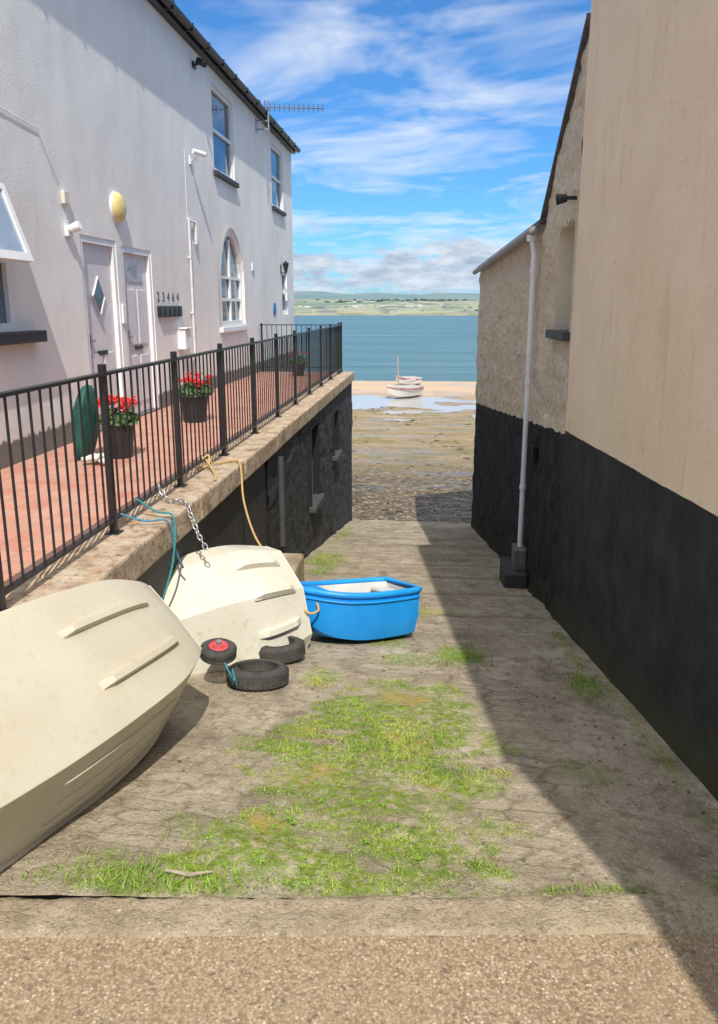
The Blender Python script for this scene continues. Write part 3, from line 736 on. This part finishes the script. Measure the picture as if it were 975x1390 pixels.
RX=-2.15
rl=root('railing',(RX,10,0),'black metal railing with square posts along the terrace edge','railing')
posts=[2.0+1.4*i for i in range(12)]+[17.85]
for y in posts:
    obj('post',G().box(RX-.022,RX+.022,y-.022,y+.022,.0,1.16).box(RX-.05,RX+.05,y-.05,y+.05,.012,.022),black_metal,rl,bevel=.003,seg=1)
obj('post',G().box(-4.05,-4.01,17.83,17.87,.0,1.13),black_metal,rl)
obj('top_rail',G().box(RX-.028,RX+.028,1.2,17.9,1.085,1.105).box(-4.08,RX-.03,17.83,17.88,1.085,1.105),black_metal,rl)
obj('bottom_rail',G().box(RX-.02,RX+.02,1.2,17.83,.10,.118).box(-4.08,RX-.03,17.84,17.87,.10,.118),black_metal,rl)
bal=[]; y=1.3
while y<17.8:
    if min(abs(y-p) for p in posts)>.05: bal.append((RX,y))
    y+=.1167
x=RX-.12
while x>-4.0: bal.append((x,17.855)); x-=.1167
for (x,y) in bal[:100]: obj('baluster',G().tube([(x,y,.119),(x,y,1.084)],.0075,6,caps=False),black_metal,rl)
g=G()
for (x,y) in bal[100:]: g.tube([(x,y,.119),(x,y,1.084)],.0075,6,caps=False)
obj('baluster',g,black_metal,rl,kind='stuff')

leaf_mat=M('geranium_leaves',(.07,.14,.03),(.03,.07,.02),30,.6)
flower_mat=M('red_geranium_petals',(.75,.03,.02),(.6,.02,.02),30,.5)
def planter(x,y,h,w,fl,label):
    r=root('flower_planter',(x,y,0),label,'flower pot',group='flower pots along the terrace')
    obj('pot',G().lathe([(.001,.0),(w*.8,.0),(w,h),(w*1.06,h),(w*1.06,h+.03),(w*.95,h+.03),(w*.9,h-.03),(.001,h-.03)],20,Matrix.Translation((x,y,0.002))),black_plastic,r)
    g=G()
    for _ in range(420):
        a=random.uniform(0,6.28); q=random.random()**.5*w*1.35; z=h+random.uniform(0,.2)*(1.2-q/w/1.4); c=Vector((x+math.cos(a)*q,y+math.sin(a)*q,z+.02))
        u=Vector((random.gauss(0,1),random.gauss(0,1),random.gauss(0,.5))).normalized()*.028; v_=u.orthogonal().normalized()*.024
        g.add([c-u,c-v_,c+u,c+v_],[(0,1,2,3)])
    obj('foliage',g,leaf_mat,r)
    if fl:
        g=G()
        for _ in range(fl):
            a=random.uniform(0,6.28); q=random.random()**.5*w*1.4; c=Vector((x+math.cos(a)*q,y+math.sin(a)*q,h+.16+random.uniform(0,.12)))
            for k in range(7): g.ico(c+Vector((random.gauss(0,.02),random.gauss(0,.02),random.gauss(0,.014))),.016,.8,.2,1)
        obj('flowers',g,flower_mat,r)
planter(-3.2,7.45,.34,.15,26,'black plastic pot of bright red geraniums on terrace tiles')
planter(-3.2,9.95,.34,.19,34,'wide black pot of red geraniums beside the doors')
planter(-3.0,16.9,.25,.15,4,'small dark pot of green shrub at the terrace end')
tarp=M('dark_green_cover',(.02,.12,.095),(.01,.055,.048),5,.55,.6,10)
n=48; prof=[(.001,.0),(.12,.0),(.165,.06),(.19,.2),(.195,.38),(.18,.54),(.14,.67),(.08,.74),(.001,.76)]
V=[];F=[]
for (rr_,z) in prof:
    for k in range(n):
        t=2*math.pi*k/n; q=rr_*(1+.035*math.sin(11*t+z*3)+noise.noise(Vector((math.cos(t)*2,math.sin(t)*2,z*5)))*.22)
        V.append((-3.55+q*math.cos(t)*.45+z*.12,7.35+q*math.sin(t),z+.002))
for i in range(len(prof)-1):
    for k in range(n): F.append((i*n+k,i*n+(k+1)%n,(i+1)*n+(k+1)%n,(i+1)*n+k))
obj('folded_parasol_cover',G().add(V,F),tarp,smooth=True,label='dark green fabric cover standing on the terrace tiles',category='fabric cover')
g=G()
for i in range(9): g.ico((-3.3+random.uniform(-.14,.14),7.1+random.uniform(-.12,.12),.04+random.uniform(0,.04)),.045,.7,.15,2)
obj('pebble_pile',g,M('white_pebbles',(.65,.63,.58)),smooth=True,label='small pile of white pebbles on the terrace',category='pebbles',kind='stuff')

# ------------------------------------------------------------------ right buildings
def RWX(y): return 1.42-.0339*(y-3)
nrm=Vector((1,.0339,0)).normalized()
def tfR(u,v,d): return Vector((RWX(u),u,v))+nrm*d
YN=-.6
tb=root('tall_cream_building',(3,3.6,-1),'tall windowless cream rendered building with black painted base','building')
g=holes_wall([(YN,-1.2),(7.35,-2.2),(7.35,4.42),(YN,4.42)],[],tfR)
g.add([tfR(7.35,-2.2,0),(7,7.35,-2.2),(7,7.35,4.42),tfR(7.35,4.42,0)],[(0,1,2,3)])
g.add([tfR(YN,-1.2,0),(7,YN,-1.2),(7,YN,4.42),tfR(YN,4.42,0)],[(0,1,2,3)])
g.add([tfR(YN,4.42,0),tfR(7.35,4.42,0),(7,7.35,4.42),(7,YN,4.42)],[(0,1,2,3)])
obj('wall',g,tall_mat,tb)
obj('roof',G().add([tfR(YN-.05,4.43,-.05),tfR(7.4,4.43,-.05),(4.2,7.4,6.2),(4.2,YN-.05,6.2)],[(0,1,2,3)]),roof_mat,tb)
st=root('stone_store_building',(3,12,-3),'low roughcast stone store with gutter and black base','building')
HR=(7.55,8.30,1.28,2.30)
g=G()
def topz(y): return 3.92-(y-7.35)*.78 if y<9.25 else 2.42-(y-9.25)*.018
rough_grid(g,7.36,17.0,lambda y:zs(y)-.2,lambda y:topz(y),lambda y:RWX(y)+.02,11,.04,1,[HR],.06)
ye=17.0
V=[];F=[];nu=30
for i in range(nu+1):
    for j in range(40):
        x=RWX(ye)+.02+5*(i/nu); z=-4.9+(topz(ye)+4.9)*j/39; V.append((x,ye+noise.fractal(Vector((x*2.2,z*3,4)),1,2,4)*.03*(1 if i else 0),z))
for i in range(nu):
    for j in range(39): F.append((i*40+j,i*40+40+j,i*40+41+j,i*40+j+1))
g.add(V,F)
obj('wall',g,low_mat,st)
a,b2,c_,d_=HR
Q=[(a,c_),(b2,c_),(b2,d_),(a,d_)]
g=G(); reveals(g,Q,tfR,.30,.0195)
QO=[(a-.3,c_-.3),(b2+.3,c_-.3),(b2+.3,d_+.3),(a-.3,d_+.3)]
obj('window_reveal',g,M('cream_reveal',(.82,.72,.56),(.72,.62,.46),5,.9,.4,30),st)
g=G().add([tfR(p[0],p[1],.26) for p in QO],[(0,1,2,3)]); w_=obj('window',g,M('boarded_window',(.42,.36,.28),(.32,.27,.2),4,.8),st); asparent(w_)
sg=G(); V=[tfR(u,v,d) for d in (-.055,.2) for (u,v) in ((a-.06,c_-.08),(b2+.08,c_-.08),(b2+.08,c_+.004),(a-.06,c_+.004))]
sg.add(V,[(0,1,2,3),(4,7,6,5),(0,4,5,1),(1,5,6,2),(2,6,7,3),(3,7,4,0)]); sub('sill',sg,M('green_slate_sill',(.06,.08,.07)),w_)
g=G()
def slab(g,pts,t):
    n=len(pts); V=[Vector(p) for p in pts]+[Vector(p)+Vector((0,0,t)) for p in pts]
    g.add(V,[tuple(range(n))[::-1],tuple(range(n,2*n))]+[(i,(i+1)%n,n+(i+1)%n,n+i) for i in range(n)])
slab(g,[tfR(7.36,3.92,-.03),tfR(9.28,2.44,-.03),tfR(9.28,2.44,4),tfR(7.36,3.92,4)],.05)
slab(g,[tfR(9.2,2.43,-.05),tfR(17.1,2.29,-.05),tfR(17.1,4.2,3),tfR(9.2,4.35,3)],.05)
obj('roof',g,roof_mat,st)
obj('gutter',G().tube([tfR(9.25,2.37,-.10),tfR(17.05,2.23,-.10)],.05,8),M('pale_grey_gutter',(.30,.29,.28),(.16,.15,.14),6,.5),st)
g=G().tube([tfR(9.36,2.30,-.10),tfR(9.36,2.12,-.06),tfR(9.36,-1.55,-.06)],.032,12)
for z in (1.9,.6,-.7): g.tube([tfR(9.36,z,-.06),tfR(9.36,z+.05,-.06)],.042,12)
g.tube([tfR(9.36,2.33,-.1),tfR(9.36,2.26,-.1)],.055,12)
obj('downpipe',g,M('white_downpipe',(.88,.88,.87),(.8,.8,.79),3,.4),st,smooth=False)
obj('vent',G().box(RWX(9.1)-.03,RWX(9.1)+.02,8.9,9.05,-.28,-.08),dark_fill,st)
darkc=M('dark_concrete',(.07,.065,.055),(.035,.033,.03),8,.9,.4)
r=root('concrete_drain_block',(1.05,9.4,-1.9),'dark stained concrete drain block under the white downpipe','drain block')
obj('block',G().box(.94,1.22,9.05,9.75,-2.15,-1.72),darkc,r,bevel=.02)
obj('hopper',G().box(1.06,1.215,9.2,9.5,-1.718,-1.45),M('stained_concrete',(.22,.19,.14),(.10,.09,.07),8,.9,.4),r,bevel=.015)
r=root('security_light',tuple(tfR(7.65,2.46,0)),'black security light fixed to the cream wall','security light')
obj('bracket',G().tube([tfR(7.55,2.50,.02),tfR(7.55,2.50,-.08)],.018,8),black_plastic,r)
obj('lamp_head',G().tube([tfR(7.55,2.50,-.07),tfR(7.58,2.49,-.16)],[.035,.052],12),black_plastic,r)

# ------------------------------------------------------------------ boats
def sections(L,data): return [(( t-.5)*L,g_,c_,sz,cz,kz) for (t,g_,c_,sz,cz,kz) in data]
def interp(S,k=4):
    out=[]
    for i in range(len(S)-1):
        p0=S[max(i-1,0)];p1=S[i];p2=S[i+1];p3=S[min(i+2,len(S)-1)]
        for j in range(k):
            t=j/k; out.append(tuple(.5*((2*b)+(-a+c)*t+(2*a-5*b+4*c-d)*t*t+(-a+3*b-3*c+d)*t**3) for a,b,c,d in zip(p0,p1,p2,p3)))
    out.append(S[-1]); return out
def hull_geo(S,off=0.0,rnd=.006):
    V=[];F=[]
    m=7
    for (y,gh,ch,sz,cz,kz) in S:
        gh-=off; ch-=off*.8; cz+=off*.5; kz+=off
        V+=[(-gh,y,sz),(-(gh*.5+ch*.5)-rnd,y,(sz+cz)/2-.01-rnd),(-ch,y,cz),(0,y,kz),(ch,y,cz),(gh*.5+ch*.5+rnd,y,(sz+cz)/2-.01-rnd),(gh,y,sz)]
    for i in range(len(S)-1):
        for k in range(m-1): F.append(((i+1)*m+k,(i+1)*m+k+1,i*m+k+1,i*m+k))
    F.append(tuple(range(m))[::-1]); e=(len(S)-1)*m; F.append(tuple(e+k for k in range(m)))
    return V,F
def make_hull(r,S,mat,bev=.02,thick=.02,name='hull',rnd=.006):
    V,F=hull_geo(S,0,rnd); o=obj(name,G().add(V,F),mat,r,local=True,smooth=True)
    md=o.modifiers.new('s','SOLIDIFY'); md.thickness=thick; md.offset=-1
    md=o.modifiers.new('b','BEVEL'); md.width=bev; md.segments=4; md.limit_method='ANGLE'; md.angle_limit=math.radians(25)
    md=o.modifiers.new('w','WEIGHTED_NORMAL'); md.keep_sharp=True; return o
def gun_path(S): return [(-s[1],s[0],s[3]) for s in S]+[(s[1],s[0],s[3]) for s in reversed(S)]
def strake(S,fx,ya,yb,w,h,side=False):
    g=G(); P=[]
    for s in S:
        if ya<=s[0]<=yb:
            y,gh,ch,sz,cz,kz=s
            if side: a=Vector((ch,y,cz)); b_=Vector((gh,y,sz))
            else: a=Vector((0,y,kz)); b_=Vector((ch,y,cz))
            n=Vector((b_.z-a.z,0,-(b_.x-a.x))).normalized(); p=a.lerp(b_,abs(fx)); tg=(b_-a).normalized()
            if fx<0: p.x*=-1; n.x*=-1; tg.x*=-1
            P.append((p,n,tg))
    V=[];F=[];m=len(P)
    for i,(p,n,tg) in enumerate(P):
        e=.2 if i in(0,m-1) else 1
        V+=[p-tg*w*.5-n*.004,p-tg*w*.3+n*h*e,p+tg*w*.3+n*h*e,p+tg*w*.5-n*.004]
    for i in range(m-1):
        for k in range(3): F.append((i*4+k,i*4+k+1,i*4+5+k,i*4+4+k))
    F+=[(0,1,2,3),((m-1)*4+3,(m-1)*4+2,(m-1)*4+1,(m-1)*4)]
    g.add(V,F); return g
def frame(center,ydir,nbottom):
    z=-Vector(nbottom).normalized(); y=Vector(ydir); y=(y-z*y.dot(z)).normalized(); x=y.cross(z)
    R=Matrix((x,y,z)).transposed().to_4x4(); return Matrix.Translation(Vector(center))@R
def gel(name,c1,c2,dirt):
    m,nt,b=newmat(name); v=coord(nt)
    c=ramp(nt,noi(nt,v,2.2,5,.6),[(.3,c2),(.65,c1)])
    c=mix(nt,math_(nt,'MULTIPLY',ramp(nt,noi(nt,v,9,5,.75),[(.54,0),(.75,1)]),dirt),c,(.26,.22,.13))
    c=mix(nt,math_(nt,'MULTIPLY',ramp(nt,noi(nt,coord(nt,(6,1,6)),7,4,.7),[(.62,0),(.68,1)]),dirt*.7),c,(.30,.25,.15))
    nt.links.new(c,b.inputs['Base Color']); b.inputs['Roughness'].default_value=.40; b.inputs['Specular IOR Level'].default_value=.4
    bump(nt,b,noi(nt,v,3,4,.5),.15,.02); return m
beige=gel('beige_gelcoat',(.61,.56,.44),(.54,.485,.365),.3)
cream=gel('cream_gelcoat',(.67,.635,.54),(.59,.55,.45),.4)
bluegel=gel('bright_blue_gelcoat',(.012,.30,.76),(.010,.24,.66),.08)
whitein=gel('white_gelcoat',(.62,.62,.60),(.5,.5,.48),.3)

S=interp(sections(1.98,[(0,.42,.31,.42,.05,.03),(.25,.48,.345,.44,.02,.0),(.5,.50,.355,.45,.0,-.015),(.75,.48,.34,.46,.01,-.005),(.92,.41,.28,.47,.05,.035),(1.0,.35,.24,.47,.10,.09)]),7)
nb=Vector((.72,0,.69))
Mb=frame((-1.54,3.07,-.04),(0.05,1,-.235),nb)
r=root('dinghy',Mb,'beige fibreglass dinghy lying on its side against the terrace','dinghy')
make_hull(r,S,beige,.008)
obj('gunwale',G().tube(gun_path(S),.018,8,closed=True),beige,r,local=True,smooth=True)
for fx in (-.42,.42): obj('strake',strake(S,fx,-.12,.74,.05,.030),beige,r,local=True)
for fx in (-.25,-.5,-.75,.25,.5,.75): obj('plank_line',strake(S,fx,-.50,.60,.030,.014,True),beige,r,local=True)
S=interp(sections(1.40,[(0,.52,.37,.50,.10,.0),(.3,.60,.44,.51,.09,-.06),(.6,.59,.40,.51,.12,-.06),(.82,.48,.28,.53,.20,.03),(.93,.36,.19,.55,.28,.13),(1.0,.24,.10,.57,.37,.27)]),6)
ax=Vector((-.50,-.80,.14)); nb=Vector((.64,-.44,.54))
Mb=frame((-1.46,5.30,-.69),ax,nb)
r=root('dinghy',Mb,'cream fibreglass dinghy tipped on its side, chained to the railing','dinghy')
make_hull(r,S,cream,.06,.02,'hull',.035)
obj('gunwale',G().tube(gun_path(S),.022,8,closed=True),cream,r,local=True,smooth=True)
for fx in (-.66,-.02,.62): obj('strake',strake(S,fx,-.64,-.12,.07,.045),cream,r,local=True)
for fx in (-.5,.5): obj('plank_line',strake(S,fx,-.6,.4,.03,.012,True),cream,r,local=True)
S=interp(sections(1.02,[(0,.29,.22,.44,.05,.03),(.15,.325,.25,.435,.04,.01),(.45,.35,.26,.43,.03,-.01),(.68,.32,.22,.435,.05,.01),(.84,.25,.15,.45,.10,.06),(.95,.17,.09,.465,.19,.16),(1.0,.12,.06,.47,.27,.25)]),5)
Mb=frame((-.665,6.18,zs(6.18)+.015),(-.84,-.54,.07),(.0,-.20,-1))
r=root('dinghy',Mb,'bright blue fibreglass dinghy standing upright on the slipway','dinghy')
make_hull(r,S,bluegel,.035,.012,'hull',.025)
V,F=hull_geo([(s[0]*.965,s[1],s[2],s[3]-.01,s[4],s[5]) for s in S],.035); obj('inner_lining',G().add(V,F),whitein,r,local=True,smooth=False)
obj('gunwale',G().tube(gun_path(S),.028,10,closed=True),bluegel,r,local=True,smooth=True)
obj('rubbing_band',G().tube([(p[0]*1.015,p[1],p[2]-.06) for p in gun_path(S)],.010,8,closed=True),bluegel,r,local=True,smooth=True)
obj('seat',G().box(-.28,.28,-.10,.12,.33,.36).box(-.24,.24,-.47,-.31,.36,.39),whitein,r,local=True,bevel=.01)
obj('bow_deck',G().add([(-.25,.24,.435),(.25,.24,.435),(.12,.49,.465),(-.12,.49,.465)],[(0,1,2,3)]),bluegel,r,local=True)

def moored(loc,yaw,L,white,red,mast,label,sc_=1):
    Mb=Matrix.Translation(loc)@Matrix.Rotation(yaw,4,'Z')@Matrix.Rotation(math.radians(4),4,'Y')@Matrix.Scale(sc_,4)
    S=interp(sections(L,[(0,.55,.42,.8,.25,.12),(.3,.80,.55,.74,.15,.0),(.6,.78,.5,.78,.15,.0),(.85,.42,.22,.9,.25,.08),(1.0,.05,.02,1.0,.6,.5)]),4)
    r=root('sailing_boat',Mb,label,'boat',group='boats aground on the sand')
    make_hull(r,S,white,.02)
    obj('red_stripe',G().tube([(p[0]*1.01,p[1],p[2]-.14) for p in gun_path(S)],.03,6,closed=True),red,r,local=True)
    obj('gunwale',G().tube(gun_path(S),.03,6,closed=True),whitein,r,local=True)
    obj('cover',G().add([(-.72,-L*.34,.76),(.72,-L*.34,.76),(.7,L*.25,.80),(-.7,L*.25,.80),(0,-L*.34,.92),(0,L*.25,.95)],[(0,1,4),(2,3,5),(1,2,5,4),(3,0,4,5)]),M('beige_canvas',(.42,.38,.33)),r,local=True)
    if mast:
        obj('mast',G().tube([(0,L*.15,.3),(0,L*.15,mast)],.05,8),wood,r,local=True)
        obj('boom',G().tube([(0,L*.15,1.15),(0,-L*.4,1.25)],.05,8),whitein,r,local=True)
redp=M('red_paint',(.4,.03,.03),None,6,.5)
moored((-1.95,51.6,zb(-1.95,51.6)+.02),2.35,3.0,cream,redp,3.0,'small white sailing boat with mast aground on sand',.95)
moored((-1.9,59.5,zb(-1.9,59.5)),1.75,2.6,whitein,redp,0,'small open white boat resting on the sand bar',.75)

# ------------------------------------------------------------------ tyres, ropes, chain
def tyre(name,loc,R,r_,label,tilt=(0,0),cat='tyre',hub=None):
    Mx=Matrix.Translation(loc)@Matrix.Rotation(tilt[0],4,'X')@Matrix.Rotation(tilt[1],4,'Y')
    ro=root(name,Mx,label,cat)
    pr=[]; w=r_*1.15
    for i in range(13):
        a=math.pi*i/12; 
        pr.append((R-r_*(1.25-1.25*math.sin(a)**.45), -w*math.cos(a)))
    pr2=pr+[(R-r_*1.1,w*.8),(R-r_*1.1,-w*.8),pr[0]]
    obj('tyre_casing',G().lathe(pr2,40),rubber,ro,local=True,smooth=True)
    g=G()
    for k in range(40):
        a=2*math.pi*k/40
        Mk=Matrix.Rotation(a,4,'Z')@Matrix.Translation((R,0,0))
        g.box(-.004,.003,-.012,.012,-w*.6,-w*.1,Mk).box(-.004,.003,-.004,.02,w*.1,w*.6,Mk)
    obj('tread',g,rubber,ro,local=True)
    if hub:
        obj('wheel_hub',G().lathe([(.001,.058),(.035,.058),(.04,.045),(R-r_*1.5,.050),(R-r_*1.1,.045),(R-r_*1.1,-.03),(.001,-.03)],20),hub,ro,local=True)
        obj('axle_cap',G().tube([(0,0,.058),(0,0,.085)],.02,10),grey_metal,ro,local=True)
    return ro
sl=math.atan(-SL)
tyre('tyre',(-1.18,4.80,zs(4.80)+.07),.215,.058,'worn black tyre lying flat on the slipway',(sl,0))
tyre('tyre',(-1.14,5.40,zs(5.40)+.09),.19,.06,'old black tyre wedged flat beneath the cream dinghy',(sl+.08,-.10))
tyre('trolley_wheel',(-1.42,4.68,zs(4.68)+.27),.12,.042,'small black trolley wheel with faded red hub',(sl+.30,.12),'wheel',red_plastic)
obj('teal_cord',G().tube(spline([(-1.34,4.55,-.79),(-1.30,4.52,-.85),(-1.28,4.56,-.93),(-1.31,4.62,-.87),(-1.28,4.60,-.98)],6),.007,6),rope_teal,smooth=True,label='short teal cord tied around the trolley wheel',category='rope')
obj('mooring_rope',G().tube(spline([(-2.17,6.9,.10),(-2.1,7.05,.035),(-1.95,7.25,.03),(-1.85,7.1,.0),(-1.74,6.75,-.25),(-1.56,6.4,-.48),(-1.36,6.15,-.62),(-1.24,6.0,-.70),(-1.14,5.86,-.80),(-1.06,5.80,-.88),(-.97,5.76,-.93),(-.90,5.80,-.92),(-.92,5.86,-.88)],8),.010,7),rope_orange,smooth=True,label='tan rope tied from the railing to the blue dinghy',category='rope')
obj('rope_coil',G().tube(spline([(-2.17,6.85,.1),(-2.12,6.95,.14),(-2.10,6.85,.06),(-2.2,6.82,.05),(-2.18,6.95,.12),(-2.0,6.7,.03),(-1.9,6.4,.025)],6),.011,7),rope_orange,smooth=True,label='knotted tan rope end lying on the coping',category='rope')
obj('mooring_rope',G().tube(spline([(-2.14,4.9,.12),(-2.0,4.98,.05),(-1.86,5.05,.03),(-1.83,5.1,-.2),(-1.8,5.15,-.35)],8),.008,7),rope_blue,smooth=True,label='blue rope hanging over the coping',category='rope')
obj('mooring_rope',G().tube(spline([(-2.14,5.2,.15),(-2.0,5.2,.06),(-1.85,5.15,.03),(-1.82,5.0,-.25),(-1.86,4.85,-.5)],8),.008,7),rope_teal,smooth=True,label='teal rope hanging over the coping',category='rope')
pth=spline([(-2.15,5.65,.16),(-2.05,5.6,.05),(-1.9,5.55,.045),(-1.82,5.45,-.04),(-1.74,5.36,-.16),(-1.66,5.28,-.24)],10)
g=G(); pts=[pth[0]]
for i in range(1,len(pth)):
    if (pth[i]-pts[-1]).length>.038: pts.append(pth[i])
for i in range(len(pts)-1):
    c=(pts[i]+pts[i+1])/2; d=(pts[i+1]-pts[i]).normalized(); s1=d.orthogonal().normalized(); s2=d.cross(s1)
    sd=s1 if i%2 else s2
    g.tube([c+d*.031*math.cos(a)+sd*.017*math.sin(a) for a in [k*math.pi/5 for k in range(10)]],.006,6,closed=True)
obj('chain',g,grey_metal,smooth=True,label='galvanised chain looped from the railing to the cream dinghy',category='chain')
obj('stick',G().tube([(-.98,2.42,zs(2.4)+.02),(-.88,2.40,zs(2.4)+.025),(-.80,2.43,zs(2.4)+.02)],[.006,.008,.004],7),wood,label='short bleached stick lying in the grass',category='stick')
g=G()
for _ in range(420):
    x=random.uniform(-1.3,1.3); y=random.uniform(2.55,7); r_=random.uniform(.003,.012); g.ico((x,y,zs(y)+r_*.2),r_,.6,.2,1)
obj('gravel',g,stone_mat,kind='stuff',label='loose grit scattered on the slipway',category='gravel')

# ------------------------------------------------------------------ light
EL=math.radians(50); AZ=math.radians(14)
sd=Vector((math.sin(AZ)*math.cos(EL),-math.cos(AZ)*math.cos(EL),math.sin(EL)))
ld=bpy.data.lights.new('sun','SUN'); ld.energy=4.9; ld.angle=math.radians(.5); ld.color=(1,.94,.84)
lo=bpy.data.objects.new('sun',ld); COL.objects.link(lo); lo.rotation_euler=sd.to_track_quat('Z','Y').to_euler(); lo.location=(5,-10,15)
w=bpy.data.worlds.new('World'); scene.world=w; w.use_nodes=True; nt=w.node_tree
bgn=nt.nodes['Background']; sky=N(nt,'ShaderNodeTexSky'); sky.sky_type='NISHITA'; sky.sun_disc=False
sky.sun_elevation=EL; sky.sun_rotation=math.pi-AZ; sky.air_density=1.0; sky.dust_density=.6; sky.ozone_density=1.5
tc=N(nt,'ShaderNodeTexCoord'); sp=N(nt,'ShaderNodeSeparateXYZ'); nt.links.new(tc.outputs['Generated'],sp.inputs[0])
X,Y,Z=sp.outputs
zc=math_(nt,'ADD',math_(nt,'MAXIMUM',Z,0.0),.10)
u=math_(nt,'DIVIDE',X,zc); v_=math_(nt,'DIVIDE',Y,zc)
def comb(a,b_,c=0.0):
    n=N(nt,'ShaderNodeCombineXYZ')
    for i,q in enumerate((a,b_,c)):
        if isinstance(q,(int,float)): n.inputs[i].default_value=q
        else: nt.links.new(q,n.inputs[i])
    return n.outputs[0]
skyc=mix(nt,1.0,sky.outputs[0],(.36,.76,1.18),'MULTIPLY')
cv=comb(math_(nt,'ADD',math_(nt,'MULTIPLY',u,1.0),math_(nt,'MULTIPLY',v_,.25)),math_(nt,'MULTIPLY',v_,1.15),3.3)
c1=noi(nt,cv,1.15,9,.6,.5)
c1=math_(nt,'ADD',c1,ramp(nt,Z,[(.62,0),(.80,.22)]))      # extra cloud added overhead, out of view, to brighten the shade
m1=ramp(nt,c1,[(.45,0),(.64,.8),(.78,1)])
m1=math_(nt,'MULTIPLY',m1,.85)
cloudc=mix(nt,ramp(nt,Z,[(.55,0),(.8,1)]),(6.7,7.1,7.7),(11.8,11.5,11.0))  # brighter, whiter colour for the cloud added overhead as fill
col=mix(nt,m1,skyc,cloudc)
cu=noi(nt,comb(math_(nt,'MULTIPLY',X,11.0),math_(nt,'MULTIPLY',Z,26.0),7.1),1.3,8,.6,.2)
bias=ramp(nt,Z,[(0.0,.0),(.012,.10),(.035,.25),(.06,.19),(.085,-.0),(.10,0)])
cu2=math_(nt,'ADD',cu,bias)
m2=ramp(nt,cu2,[(.57,0),(.70,1)])
band_=ramp(nt,Z,[(.0,0.4),(.01,.7),(.03,1),(.08,1),(.11,0)])
shade=ramp(nt,noi(nt,comb(math_(nt,'MULTIPLY',X,16.0),math_(nt,'MULTIPLY',Z,50.0),1.1),1.1,6,.6),[(.36,(2.8,3.6,4.7)),(.66,(5.9,6.4,7.1))])
col=mix(nt,math_(nt,'MULTIPLY',m2,band_),col,shade)
haze=ramp(nt,Z,[(.0,.45),(.03,.15),(.10,0)])
col=mix(nt,haze,col,(4.2,5.5,6.9))
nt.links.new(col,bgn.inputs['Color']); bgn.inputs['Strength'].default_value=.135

cd=bpy.data.cameras.new('camera'); cam=bpy.data.objects.new('camera',cd); COL.objects.link(cam)
th=math.radians(5.54);ph=math.radians(12.85)
cam.location=(0,0,1.53); cam.rotation_euler=(math.pi/2-ph,0,th)
cd.sensor_fit='VERTICAL'; cd.sensor_height=24; cd.lens=24*1030/1390
cd.shift_y=-45/1390; cd.clip_start=.05; cd.clip_end=20000
scene.camera=cam
